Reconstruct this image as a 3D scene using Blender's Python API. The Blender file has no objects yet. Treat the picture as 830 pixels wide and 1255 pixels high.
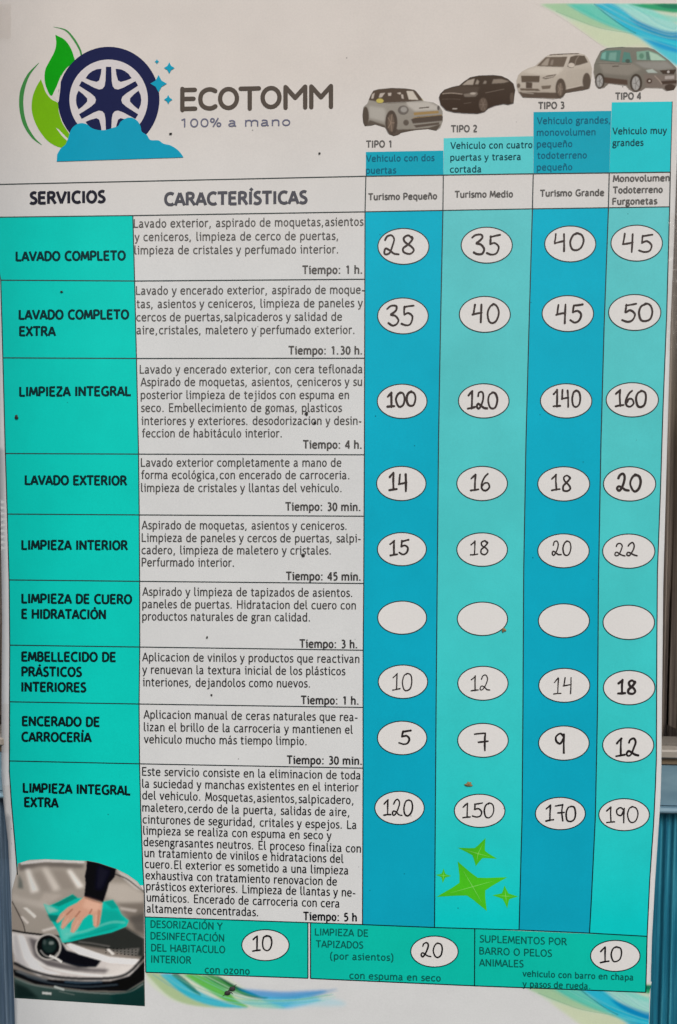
import bpy, math, random
import numpy as np
from mathutils import Vector, Matrix, geometry

random.seed(7)
rng = np.random.default_rng(7)
scene = bpy.context.scene

# ------------------------------------------------------------------ camera
PX = 0.00075                     # metres of poster per layout unit at the camera's axis
FOC = 1087.0                     # focal length in layout units
DIST = FOC * PX                  # camera to poster plane
EYE = Vector((0.0, -DIST, 1.55))
PITCH, YAW, ROLL = math.radians(-4.15), math.radians(3.6), math.radians(-0.13)
VIEW = (Matrix.Rotation(YAW, 3, 'Z') @ Matrix.Rotation(PITCH, 3, 'X') @ Matrix.Rotation(-ROLL, 3, 'Y'))
cam_data = bpy.data.cameras.new("camera")
cam = bpy.data.objects.new("camera", cam_data)
scene.collection.objects.link(cam)
cam.location = EYE
cam.rotation_euler = (VIEW @ Matrix.Rotation(math.radians(90), 3, 'X')).to_euler()
cam_data.sensor_fit = 'VERTICAL'
cam_data.angle_y = 2 * math.atan(627.5 / FOC)
cam_data.clip_start = 0.02
cam_data.clip_end = 200
scene.camera = cam

# ------------------------------------------------------------------ daylight
SUN_EL, SUN_AZ = math.radians(46), math.radians(163)     # azimuth clockwise from +Y
world = bpy.data.worlds.new("World")
scene.world = world
world.use_nodes = True
wn = world.node_tree.nodes
sky = wn.new("ShaderNodeTexSky")
sky.sky_type = 'NISHITA'
sky.sun_disc = False
sky.sun_elevation = SUN_EL
sky.sun_rotation = SUN_AZ
sky.air_density = 1.0
sky.dust_density = 4.0
sky.ozone_density = 0.6
wn["Background"].inputs[1].default_value = 0.085
world.node_tree.links.new(sky.outputs[0], wn["Background"].inputs[0])
sun_data = bpy.data.lights.new("sun", 'SUN')
sun_data.energy = 2.0
sun_data.angle = math.radians(25)
sun_data.color = (1.0, 0.995, 0.98)
sun = bpy.data.objects.new("sun", sun_data)
scene.collection.objects.link(sun)
sun_dir = Vector((math.sin(SUN_AZ) * math.cos(SUN_EL), math.cos(SUN_AZ) * math.cos(SUN_EL), math.sin(SUN_EL)))
sun.rotation_euler = sun_dir.to_track_quat('Z', 'Y').to_euler()
sun.location = (0, -3, 5)

scene.view_settings.view_transform = 'Standard'
scene.view_settings.look = 'None'
scene.view_settings.gamma = 1
scene.view_settings.exposure = 0.0

# ------------------------------------------------------------------ the sheet's surface
def relief(x, z):
    """how far the hanging sheet leans back from its plane"""
    p, q = x / PX, -(z - 1.55) / PX
    d = 0.0011 * math.sin(q / 140 + p / 400) + 0.0007 * math.sin(p / 150 - q / 300 + 1)
    d += 0.003 * max(0.0, (q - 330) / 330) ** 2
    d += 0.005 * max(0.0, (abs(p + 20) - 350) / 60) ** 2
    return d

def ray(u, v):
    return VIEW @ Vector((u - 415.0, FOC, 627.5 - v))

def on_plane(u, v, y):
    d = ray(u, v)
    return EYE + d * ((y - EYE.y) / d.y)

def P(u, v, h=0.0):
    """layout units -> point on the curved sheet, h metres in front of it"""
    d = ray(u, v)
    y = 0.0
    for _ in range(4):
        p = EYE + d * ((y - EYE.y) / d.y)
        y = relief(p.x, p.z)
    p = EYE + d * ((y - EYE.y) / d.y)
    p.y -= h
    return p

# ------------------------------------------------------------------ colours and materials
def lin(c):
    c = c / 255.0
    return c / 12.92 if c <= 0.04045 else ((c + 0.055) / 1.055) ** 2.4

GAIN = 1.22                      # paper reflectance / displayed paper brightness
def alb(rgb, veil=0.006):
    return tuple(min(0.86, max(0.004, (lin(c) - veil) * GAIN)) for c in rgb)

def principled(name):
    m = bpy.data.materials.new(name)
    m.use_nodes = True
    n, l = m.node_tree.nodes, m.node_tree.links
    return m, n, l, n["Principled BSDF"]

def film(n, l, b, rough=0.24):
    """the thin glossy film over the print, faintly uneven"""
    b.inputs["Roughness"].default_value = 0.55
    b.inputs["Specular IOR Level"].default_value = 0.05
    b.inputs["Coat Weight"].default_value = 0.16
    b.inputs["Coat Roughness"].default_value = rough
    tc = n.new("ShaderNodeTexCoord")
    nz = n.new("ShaderNodeTexNoise"); nz.inputs["Scale"].default_value = 160; nz.inputs["Detail"].default_value = 5
    l.new(tc.outputs["Object"], nz.inputs["Vector"])
    bp = n.new("ShaderNodeBump"); bp.inputs["Strength"].default_value = 0.05; bp.inputs["Distance"].default_value = 0.0006
    l.new(nz.outputs["Fac"], bp.inputs["Height"])
    l.new(bp.outputs["Normal"], b.inputs["Normal"])
    return tc

def mottled(n, l, tc, source, amount=0.10, scale=14, specks=True):
    """uneven ink: cloudy fading, fine grain, tiny dirt specks"""
    cl = n.new("ShaderNodeTexNoise"); cl.inputs["Scale"].default_value = scale; cl.inputs["Detail"].default_value = 8
    cl.inputs["Roughness"].default_value = 0.65
    l.new(tc.outputs["Object"], cl.inputs["Vector"])
    mr = n.new("ShaderNodeMapRange")
    mr.inputs["From Min"].default_value = 0.3; mr.inputs["From Max"].default_value = 0.7
    mr.inputs["To Min"].default_value = 1 - amount; mr.inputs["To Max"].default_value = 1 + amount
    l.new(cl.outputs["Fac"], mr.inputs["Value"])
    gr = n.new("ShaderNodeTexNoise"); gr.inputs["Scale"].default_value = 650; gr.inputs["Detail"].default_value = 3
    l.new(tc.outputs["Object"], gr.inputs["Vector"])
    mg = n.new("ShaderNodeMapRange")
    mg.inputs["From Min"].default_value = 0.3; mg.inputs["From Max"].default_value = 0.7
    mg.inputs["To Min"].default_value = 0.975; mg.inputs["To Max"].default_value = 1.025
    l.new(gr.outputs["Fac"], mg.inputs["Value"])
    mu = n.new("ShaderNodeMath"); mu.operation = 'MULTIPLY'
    l.new(mr.outputs[0], mu.inputs[0]); l.new(mg.outputs[0], mu.inputs[1])
    last = mu.outputs[0]
    if specks:
        vo = n.new("ShaderNodeTexVoronoi"); vo.inputs["Scale"].default_value = 34; vo.inputs["Randomness"].default_value = 1
        l.new(tc.outputs["Object"], vo.inputs["Vector"])
        sp = n.new("ShaderNodeMapRange")
        sp.inputs["From Min"].default_value = 0.010; sp.inputs["From Max"].default_value = 0.03
        sp.inputs["To Min"].default_value = 0.35; sp.inputs["To Max"].default_value = 1.0
        l.new(vo.outputs["Distance"], sp.inputs["Value"])
        m2 = n.new("ShaderNodeMath"); m2.operation = 'MULTIPLY'
        l.new(last, m2.inputs[0]); l.new(sp.outputs[0], m2.inputs[1])
        last = m2.outputs[0]
    vm = n.new("ShaderNodeVectorMath"); vm.operation = 'SCALE'
    l.new(source, vm.inputs[0]); l.new(last, vm.inputs["Scale"])
    return vm.outputs[0]

def ink(name, rgb, amount=0.06, specks=False, top=None, span=(0.15, 0.85)):
    """flat printed ink; top = the paler, sun-bleached tone of the print's upper end"""
    m, n, l, b = principled(name)
    tc = film(n, l, b)
    col = n.new("ShaderNodeRGB"); col.outputs[0].default_value = (*alb(rgb), 1)
    src = col.outputs[0]
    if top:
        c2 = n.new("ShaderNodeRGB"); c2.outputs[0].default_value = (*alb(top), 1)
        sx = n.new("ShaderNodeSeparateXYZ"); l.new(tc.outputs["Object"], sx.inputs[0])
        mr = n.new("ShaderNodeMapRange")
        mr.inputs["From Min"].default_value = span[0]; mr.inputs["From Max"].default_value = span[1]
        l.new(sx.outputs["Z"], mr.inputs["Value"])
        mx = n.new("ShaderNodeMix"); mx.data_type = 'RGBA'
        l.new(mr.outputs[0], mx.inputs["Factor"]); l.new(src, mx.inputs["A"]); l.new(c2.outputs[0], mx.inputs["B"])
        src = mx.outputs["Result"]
    l.new(mottled(n, l, tc, src, amount, specks=specks), b.inputs["Base Color"])
    return m

def picture_ink(name):
    m, n, l, b = principled(name)
    tc = film(n, l, b)
    at = n.new("ShaderNodeAttribute"); at.attribute_name = "print"
    l.new(mottled(n, l, tc, at.outputs["Color"], 0.04, specks=False), b.inputs["Base Color"])
    return m

PAPER_RGB = (205, 207, 207)
MAT = {
    'paper': ink('printed_paper', PAPER_RGB, 0.035, True, top=(205, 199, 193), span=(0.74, 0.93)),
    'green': ink('sea_green_ink', (0, 197, 184), 0.05, True),
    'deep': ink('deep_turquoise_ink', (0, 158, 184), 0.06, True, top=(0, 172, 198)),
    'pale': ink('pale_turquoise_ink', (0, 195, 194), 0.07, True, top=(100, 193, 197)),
    'band': ink('turquoise_band_ink', (90, 197, 201), 0.06, True),
    'bright': ink('bright_turquoise_band_ink', (0, 158, 180), 0.06, True),
    'band_four': ink('mid_turquoise_band_ink', (40, 190, 198), 0.06, True),
    'foot': ink('emerald_ink', (0, 184, 166), 0.05, True),
    'oval': ink('oval_white', (213, 212, 210), 0.02, True),
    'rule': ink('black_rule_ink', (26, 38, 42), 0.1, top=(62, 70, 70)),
    'text': ink('black_text_ink', (26, 26, 30), 0.12, top=(98, 96, 94)),  # greys toward the top: the glare veil is painted into the ink
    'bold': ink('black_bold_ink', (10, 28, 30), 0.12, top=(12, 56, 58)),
    'head': ink('charcoal_heading_ink', (44, 44, 52), 0.12),
    'grey_head': ink('grey_heading_ink', (82, 82, 88), 0.2),  # glare across the CARACTERÍSTICAS heading, painted in as a greyer ink
    'navy_text': ink('deep_teal_text_ink', (0, 100, 124), 0.1),
    'pale_text': ink('petrol_text_ink', (12, 74, 84), 0.1),
    'foot_text': ink('bottle_green_text_ink', (0, 94, 86), 0.1),
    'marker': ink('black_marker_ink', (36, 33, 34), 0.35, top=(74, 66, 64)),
    'logo_text': ink('umber_grey_ink', (84, 76, 69), 0.06),
    'logo_small': ink('slate_violet_ink', (104, 105, 124), 0.06),
    'navy': ink('navy_ink', (32, 36, 72), 0.06),
    'rim': ink('pale_grey_ink', (200, 195, 196), 0.03),
    'foam': ink('cyan_ink', (0, 150, 180), 0.05),
    'leaf': ink('leaf_green_ink', (24, 150, 22), 0.16),
    'lime': ink('lime_green_ink', (112, 172, 14), 0.1),
    'vein': ink('moss_green_ink', (66, 134, 70), 0.08),
    'star': ink('grass_green_ink', (72, 182, 38), 0.2),
    'star_line': ink('light_green_ink', (124, 205, 96), 0.1),
    'picture': picture_ink('photo_print_ink'),
}

# ------------------------------------------------------------------ objects
def empty(name, loc, label, cat, group=None):
    o = bpy.data.objects.new(name, None)
    o.empty_display_size = 0.1
    o.location = loc
    scene.collection.objects.link(o)
    o['label'] = label; o['category'] = cat
    if group: o['group'] = group
    return o

def world_origin(o):
    p = Vector((0, 0, 0))
    while o is not None:
        p += o.location
        o = o.parent
    return p

def build(name, verts, faces, mats, parent=None, fmat=None, smooth=True, colors=None, label=None, base=None):
    """ONE mesh object from world-space points"""
    if not isinstance(mats, (list, tuple)): mats = [mats]
    org = world_origin(parent) if parent else (base or Vector((0, 0, 0)))
    me = bpy.data.meshes.new(name)
    me.from_pydata([tuple(Vector(v) - org) for v in verts], [], faces)
    for m in mats: me.materials.append(m)
    if fmat: me.polygons.foreach_set("material_index", fmat)
    if smooth: me.polygons.foreach_set("use_smooth", [True] * len(me.polygons))
    if colors is not None:
        a = me.color_attributes.new("print", 'FLOAT_COLOR', 'POINT')
        a.data.foreach_set("color", np.concatenate([colors, np.ones((len(colors), 1))], 1).astype(np.float32).ravel())
    me.update()
    o = bpy.data.objects.new(name, me)
    scene.collection.objects.link(o)
    if parent: o.parent = parent
    elif base is not None: o.location = base
    if label: o['label'] = label
    return o

def inside(pts, poly):
    x, y = pts[:, 0], pts[:, 1]
    px, py = np.array(poly, float).T
    r = np.zeros(len(pts), bool)
    j = len(px) - 1
    for i in range(len(px)):
        c = (py[i] > y) != (py[j] > y)
        if c.any():
            xi = (px[j] - px[i]) * (y - py[i]) / (py[j] - py[i] + 1e-12) + px[i]
            r ^= c & (x < xi)
        j = i
    return r

def resample(poly, step):
    out = []
    for i in range(len(poly)):
        a, b = np.array(poly[i], float), np.array(poly[(i + 1) % len(poly)], float)
        n = max(1, int(np.hypot(*(b - a)) / step))
        out += [tuple(a + (b - a) * k / n) for k in range(n)]
    return out

def fill(poly, step=7.0):
    """triangulated outline with inner points every step units"""
    ed = resample(poly, step)
    e = np.array(ed)
    lo, hi = e.min(0), e.max(0)
    xs = np.arange(lo[0] + step / 2, hi[0], step); ys = np.arange(lo[1] + step / 2, hi[1], step)
    if len(xs) and len(ys):
        g = np.stack(np.meshgrid(xs, ys), -1).reshape(-1, 2)
        g = g[inside(g, ed)]
        for a in ed:                                        # keep clear of the outline
            if len(g): g = g[np.hypot(g[:, 0] - a[0], g[:, 1] - a[1]) > step * 0.4]
    else:
        g = np.zeros((0, 2))
    vin = [Vector(p) for p in ed] + [Vector(p) for p in g]
    n = len(ed)
    co, _, fa, *_ = geometry.delaunay_2d_cdt(vin, [], [list(range(n))], 1, 1e-5)
    fc = []
    for f in fa:                                            # face the viewer
        a, b, c = (co[i] for i in f[:3])
        s = (b.x - a.x) * (c.y - a.y) - (b.y - a.y) * (c.x - a.x)
        fc.append(tuple(f) if s < 0 else tuple(reversed(f)))
    return [(p.x, p.y) for p in co], fc

class Sheet:
    """collects flat printed shapes for ONE mesh"""
    def __init__(self): self.v, self.f, self.m, self.c = [], [], [], []
    def add(self, uv, faces, h, mi=0, lift=None, colors=None):
        k = len(self.v)
        for i, (u, v) in enumerate(uv):
            self.v.append(P(u, v, h + (lift[i] if lift else 0)))
        self.f += [tuple(i + k for i in f) for f in faces]
        self.m += [mi] * len(faces)
        if colors is not None: self.c.append(colors)
    def poly(self, poly, h, mi=0, step=7.0):
        uv, fc = fill(poly, step); self.add(uv, fc, h, mi)
    def ribbon(self, pts, w, h, mi=0, z0=0.0, dz=1e-6, cap=False, w2=None):
        """a pen stroke: mitred strip, creeping upward so that crossings never share a plane"""
        p = np.array(pts, float)
        keep = [0] + [i for i in range(1, len(p)) if np.hypot(*(p[i] - p[i - 1])) > 1e-4]
        p = p[keep]
        if len(p) < 2: return z0
        t = np.diff(p, axis=0); t /= np.hypot(t[:, 0], t[:, 1])[:, None]
        tv = np.vstack([t[:1], t[:-1] + t[1:], t[-1:]])
        tv /= np.maximum(1e-6, np.hypot(tv[:, 0], tv[:, 1]))[:, None]
        nv = np.stack([-tv[:, 1], tv[:, 0]], 1)
        ws = np.interp(np.linspace(0, 1, len(p)), np.linspace(0, 1, len(w2)), w2) * w if w2 is not None else np.full(len(p), w)
        a, b = p + nv * ws[:, None] / 2, p - nv * ws[:, None] / 2
        uv = []; lf = []
        for i in range(len(p)):
            uv += [tuple(a[i]), tuple(b[i])]; lf += [z0 + i * dz] * 2
        fc = [(2 * i, 2 * i + 2, 2 * i + 3, 2 * i + 1) for i in range(len(p) - 1)]
        # orientation
        A, B, C = (np.array(uv[i]) for i in fc[0][:3])
        if (B[0]-A[0])*(C[1]-A[1])-(B[1]-A[1])*(C[0]-A[0]) > 0: fc = [tuple(reversed(f)) for f in fc]
        self.add(uv, fc, h, mi, lf)
        z = z0 + len(p) * dz
        if cap:
            for q, r in ((p[0], ws[0] / 2), (p[-1], ws[-1] / 2)):
                n = 10
                uv = [(q[0] + r * math.cos(k * 2 * math.pi / n), q[1] - r * math.sin(k * 2 * math.pi / n)) for k in range(n)]
                z += 2e-6
                self.add(uv, [tuple(reversed(range(n)))] if False else [tuple(range(n))], h, mi, [z] * n)
        return z + 2e-6
    def build(self, name, mats, parent, label=None):
        return build(name, self.v, self.f, mats, parent, self.m, True,
                     np.concatenate(self.c) if self.c else None, label)

def spline(pts, n=5):
    p = [np.array(q, float) for q in pts]
    p = [2 * p[0] - p[1]] + p + [2 * p[-1] - p[-2]]
    out = []
    for i in range(1, len(p) - 2):
        a, b, c, d = p[i - 1:i + 3]
        for k in range(n):
            t = k / n
            out.append(0.5 * (2 * b + (c - a) * t + (2 * a - 5 * b + 4 * c - d) * t * t + (3 * b - a - 3 * c + d) * t ** 3))
    out.append(p[-2])
    return [tuple(q) for q in out]

def ellipse(cx, cy, rx, ry, n=40, rot=0):
    c, s = math.cos(rot), math.sin(rot)
    return [(cx + rx * math.cos(t) * c - ry * math.sin(t) * s, cy + rx * math.cos(t) * s + ry * math.sin(t) * c)
            for t in (2 * math.pi * k / n for k in range(n))]

# ------------------------------------------------------------------ lettering: a humanist sans drawn as pen strokes
GL = {}
def glyphs(text):
    for row in text.strip().splitlines():
        ch, w, rest = row.strip().split(' ', 2)
        st = []
        for part in rest.split(';'):
            k, *nums = part.split()
            if k == 'o':
                cx, cy, rx, ry = (float(x) for x in nums)
                st.append([(cx + rx * math.sin(t), cy + ry * math.cos(t)) for t in (2 * math.pi * i / 22 for i in range(23))])
            else:
                pts = [tuple(float(x) for x in q.split(',')) for q in nums]
                st.append(spline(pts, 4) if k == 's' else pts)
        GL[ch] = (float(w), st)
glyphs("""
a 525 s 100,440 180,480 265,483 345,440 370,350 370,130 390,60 450,38;s 370,285 250,275 150,250 95,190 88,140 112,70 180,38 260,50 330,100 370,170
b 557 l 115,737 115,10;s 115,330 160,420 230,475 310,483 400,440 455,340 460,260 440,140 370,60 280,38 180,60 115,130
c 495 s 430,440 360,475 290,483 190,455 115,370 95,262 110,160 175,70 280,38 370,50 440,95
d 557 l 440,737 440,0;s 440,330 395,420 325,475 245,483 155,440 100,340 95,260 115,140 185,60 275,38 375,60 440,130
e 545 l 100,275 455,275;s 452,270 440,370 390,450 290,483 190,455 115,370 93,262 110,150 180,70 290,38 390,55 455,105
f 370 s 365,688 310,702 240,685 195,620 185,540 185,0;l 55,483 330,483
g 502 o 225 350 132 133;s 310,458 380,472 475,478;s 150,230 115,190 140,150 230,125 330,110 410,70 430,0 400,-90 320,-150 220,-165 120,-150 70,-95 80,-30 130,25 190,60
h 546 l 115,737 115,0;s 115,330 160,420 230,475 310,483 390,455 430,380 435,290 435,0
i 285 l 50,483 165,483;l 165,520 165,0;l 160,700 160,605
j 367 l 110,483 230,483;s 230,520 230,-40 205,-130 140,-165 60,-150;l 225,700 225,605
k 504 l 115,737 115,0;l 430,510 130,250;l 210,310 470,0
l 295 s 115,737 115,400 115,170 135,75 190,38 260,45
m 830 l 110,520 110,0;s 110,330 150,420 210,475 280,483 350,455 395,380 400,290 400,0;s 400,330 440,420 500,475 575,483 650,455 710,380 715,290 715,0
n 546 l 115,520 115,0;s 115,330 160,420 230,475 310,483 390,455 430,380 435,290 435,0
ñ 546 l 115,520 115,0;s 115,330 160,420 230,475 310,483 390,455 430,380 435,290 435,0;s 150,620 200,668 265,650 320,625 390,672
o 537 o 268 260 175 223
p 557 l 115,508 115,-205;s 115,330 160,420 230,475 310,483 400,440 455,340 460,260 440,140 370,60 280,38 180,60 115,130
q 557 l 440,508 440,-205;s 440,330 395,420 325,475 245,483 155,440 100,340 95,260 115,140 185,60 275,38 375,60 440,130
r 389 l 115,520 115,0;s 115,330 160,430 230,478 300,483 375,462
s 405 s 355,448 280,483 190,480 115,430 108,355 160,295 250,250 330,200 345,120 290,60 200,38 120,48 55,85
t 396 s 165,640 165,350 165,150 190,65 250,38 345,60;l 35,483 345,483
u 546 s 110,520 110,230 125,130 180,60 240,38 320,50 390,110 430,190;l 430,520 430,0
v 490 l 55,520 245,10;l 435,520 245,10
w 744 l 50,520 215,10;l 370,500 215,10;l 370,500 525,10;l 690,520 525,10
x 501 l 70,520 435,0;l 425,520 60,0
y 493 l 50,520 255,10;s 440,520 345,265 250,10 200,-100 150,-150 60,-165
z 475 l 70,483 410,483;l 400,470 75,50;l 65,40 420,40
A 590 l 40,0 290,700;l 300,700 550,0;l 125,220 465,220
B 566 l 110,0 110,716;s 110,676 300,676 400,640 430,545 380,440 280,395 110,390;s 280,390 400,370 470,290 465,160 390,65 280,40 110,40
C 598 s 545,620 460,665 360,680 240,640 140,530 105,358 140,180 240,75 370,38 470,55 550,105
D 613 l 110,0 110,716;s 110,676 250,676 400,640 500,520 520,358 490,180 390,80 250,40 110,40
E 536 l 110,0 110,716;l 110,676 480,676;l 110,375 440,375;l 110,40 490,40
F 525 l 110,0 110,716;l 110,676 480,676;l 110,375 430,375
G 676 s 575,620 480,665 380,680 250,640 145,530 105,358 140,180 240,75 370,38 480,50 575,100;l 400,320 610,320;l 575,320 575,85
H 654 l 110,0 110,716;l 545,0 545,716;l 110,370 545,370
I 278 l 139,0 139,716
L 506 l 110,716 110,0;l 110,40 480,40
M 709 l 60,0 150,716;l 150,690 355,120;l 355,120 560,690;l 560,716 650,0
N 638 l 105,0 105,716;l 105,690 530,30;l 530,0 530,716
O 674 o 337 358 250 320
P 558 l 110,0 110,716;s 110,676 280,676 410,640 465,540 460,430 390,340 270,315 110,315
R 582 l 110,0 110,716;s 110,676 280,676 400,640 445,550 420,430 320,365 110,355;l 290,360 530,0
S 481 s 410,640 320,680 220,672 130,610 110,510 170,420 270,365 370,290 405,180 350,80 240,38 140,50 50,100
T 581 l 20,676 560,676;l 290,676 290,0
U 648 s 105,716 105,280 125,140 200,60 320,38 440,60 515,140 540,280 540,716
V 587 l 40,716 293,10;l 550,716 293,10
X 557 l 50,716 515,0;l 505,716 40,0
Y 570 l 30,716 285,340;l 540,716 285,340;l 285,350 285,0
Z 550 l 60,676 490,676;l 480,660 65,55;l 55,40 500,40
0 524 o 262 348 172 312
1 524 l 140,575 310,680;l 300,700 300,0
2 524 s 100,590 170,665 260,680 360,640 400,540 370,420 270,270 110,70;l 95,40 460,40
3 524 s 110,640 200,680 310,660 370,590 350,460 270,390 200,375;s 270,385 380,330 410,210 350,90 240,38 100,70
4 524 l 350,690 60,210;l 45,205 480,205;l 360,716 360,0
5 524 l 420,676 160,676;l 165,690 140,370;s 140,370 230,420 330,410 410,310 410,190 340,80 230,38 100,70
% 600 o 140 530 90 145;o 470 185 90 145;l 440,716 170,0
. 367 l 150,0 150,105
, 367 s 165,95 165,20 110,-110
: 367 l 150,0 150,105;l 150,400 150,505
- 367 l 60,250 310,250
( 367 s 290,760 170,600 125,290 170,0 290,-150
) 367 s 80,760 200,600 245,290 200,0 80,-150
^ 760 l 90,0 90,700;l 90,700 375,330;l 670,700 375,330;l 670,700 670,0
""")
GL[' '] = (301, [])
for c, base_c, dx in (('á', 'a', 230), ('ó', 'o', 268), ('ú', 'u', 270), ('í', 'ı', 165)):
    w, st = (285, [[(50, 483), (165, 483)], [(165, 520), (165, 0)]]) if base_c == 'ı' else GL[base_c]
    GL[c] = (w, st + [[(dx - 20, 580), (dx + 75, 725)]])
for c, base_c, dx in (('Á', 'A', 295), ('Ó', 'O', 337), ('Í', 'I', 139), ('É', 'E', 290)):
    w, st = GL[base_c]
    GL[c] = (w, st + [[(dx - 10, 775), (dx + 100, 900)]])

def letter(sh, s, x0, y0, x1, y1, cap, w, h, mi=0, rounded=False):
    """write s so that its ink runs from (x0,y0) to (x1,y1) on the baseline"""
    pen = 0; strokes = []
    for gi, ch in enumerate(s):
        adv, st = GL[ch]
        for k in st: strokes.append((gi, [(x + pen, y) for x, y in k]))
        pen += adv
    xs = [p[0] for _, k in strokes for p in k]
    a, b = min(xs), max(xs)
    sx = (x1 - x0 - w) / (b - a); sy = (cap - w) / (676 - 40) if True else cap / 716
    last = -1; z = 0
    for gi, k in strokes:
        if gi != last: z = (gi % 2) * 3e-5; last = gi
        pts = []
        for x, y in k:
            u = x0 + w / 2 + (x - a) * sx
            t = (u - x0) / max(1e-6, x1 - x0)
            pts.append((u, y0 + 0.5 + (y1 - y0) * t - w / 2 - (y - 40) * sy))
        z = sh.ribbon(pts, w, h, mi, z, cap=rounded)

# ------------------------------------------------------------------ the poster
base_pt = P(405, 1300)
poster = empty('price_poster', base_pt,
               'large printed car wash price poster with turquoise columns and handwritten prices in white ovals', 'poster')

LEFT = [(-16, -60), (-12, 200), (-6, 400), (-1, 560), (1, 640), (2.6, 760), (2, 860), (2, 950), (4, 980), (10, 1032), (13.2, 1095), (15.6, 1170), (18.6, 1260), (19.6, 1310)]
RIGHT = [(795.2, 1310), (795.7, 1258), (797.3, 1215), (799.2, 1150), (803, 1080), (807, 1020), (809.6, 980), (810.8, 940), (811, 905), (812.2, 800), (813, 720), (816, 610), (819, 505), (822, 395), (826, 300), (829.5, 200), (834, 80), (838, -60)]
outline = LEFT + RIGHT
uv, fc = fill(outline, 7)
vv = [P(u, v) for u, v in uv] + [P(u, v, -0.0005) for u, v in uv]
n = len(uv)
ff = list(fc) + [tuple(i + n for i in reversed(f)) for f in fc]
edges = {}
for f in fc:
    for i in range(len(f)):
        e = (f[i], f[(i + 1) % len(f)])
        edges[e] = 1
for (a, b) in list(edges):
    if (b, a) not in edges: ff.append((b, a, a + n, b + n))
build('paper_sheet', vv, ff, MAT['paper'], poster, smooth=True)

H1, H2, H3, H4, H5 = 0.00010, 0.00020, 0.00030, 0.00042, 0.00054

GREEN_L = [(-13, 266), (1.2, 344), (3.8, 439), (6.8, 555), (9.2, 630), (11.4, 710), (12.2, 790), (11.9, 860), (11.7, 945), (14.3, 984), (18.8, 1036), (21.6, 1072)]
B12 = [(163, 264.2), (165.2, 344.5), (167.4, 439.3), (170, 556.5), (170.8, 631), (171.3, 712.4), (171.5, 792.9), (170.6, 862.7), (171.2, 936), (172.7, 995), (175.2, 1062), (177, 1093), (177.8, 1123.5)]
B23 = [(448.6, 215.9), (447.6, 259.6), (446.8, 556), (446, 715), (445.3, 800), (445.2, 866.9), (445.2, 941), (444.5, 1133)]
B34 = [(543.5, 214.6), (543, 257.8), (540, 400), (537.6, 540), (536, 710), (534.6, 870), (532.7, 1136.6)]
B45 = [(653.7, 213), (652.7, 256), (648.5, 400), (644.8, 540), (642, 700), (641, 880), (640, 1000), (636.3, 1139.6)]
B56 = [(746.8, 212), (745.8, 254.6), (740.5, 400), (736.7, 540), (733.6, 710), (732.4, 870), (729.8, 1000), (725, 1100), (722.6, 1143.4)]
B67 = [(821.7, 211), (820.8, 253.5), (817.2, 385), (812.4, 507), (809.6, 600), (805.8, 700), (805, 800), (804.5, 930), (803.4, 962), (801, 1012), (798.8, 1042), (796.3, 1080), (793.2, 1147.3)]
def cut(line, y0, y1=None):
    """the piece of a column line between two heights"""
    ys = [p[1] for p in line]
    out = [p for p in line if p[1] > y0 + 0.1 and (y1 is None or p[1] < y1 - 0.1)]
    f = lambda y: (np.interp(y, ys, [p[0] for p in line]), y)
    return [f(y0)] + out + ([f(y1)] if y1 is not None else [])

def panel(name, poly, mat, h=H1):
    s = Sheet(); s.poly(poly, h); return s.build(name, [MAT[mat]], poster)
panel('service_column', GREEN_L + [(24, 1085), (176, 1085)] + list(reversed(cut(B12, 264.2, 1084))), 'green')
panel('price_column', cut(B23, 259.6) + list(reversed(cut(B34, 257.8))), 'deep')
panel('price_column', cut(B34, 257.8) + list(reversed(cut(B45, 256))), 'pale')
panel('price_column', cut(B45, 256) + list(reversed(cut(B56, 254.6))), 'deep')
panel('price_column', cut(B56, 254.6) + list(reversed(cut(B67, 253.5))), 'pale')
panel('heading_band', [(448.6, 186.3), (448.6, 215.6), (543.5, 214.3), (543.5, 184.6)], 'bright')
panel('heading_band', [(544, 169.5), (543.6, 214.3), (653.7, 212.8), (653.7, 167)], 'band')
panel('heading_band', [(654, 137.4), (653.9, 212.8), (746.8, 211.8), (749.3, 135.9)], 'bright')
panel('heading_band', [(750, 125.5), (746.9, 211.8), (821.7, 210.8), (824, 124.5)], 'band_four')
BOX1 = [(177.8, 1123.6), (178.9, 1191.4), (377.5, 1198.7), (377.5, 1130.5)]
BOX2 = [(380.8, 1130.7), (380.8, 1199), (581.4, 1208), (581.9, 1138.4)]
BOX3 = [(582.2, 1138.4), (582, 1208), (791.5, 1216), (793.2, 1147.3)]
for b in (BOX1, BOX2, BOX3): panel('footer_box', b, 'foot')

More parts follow.
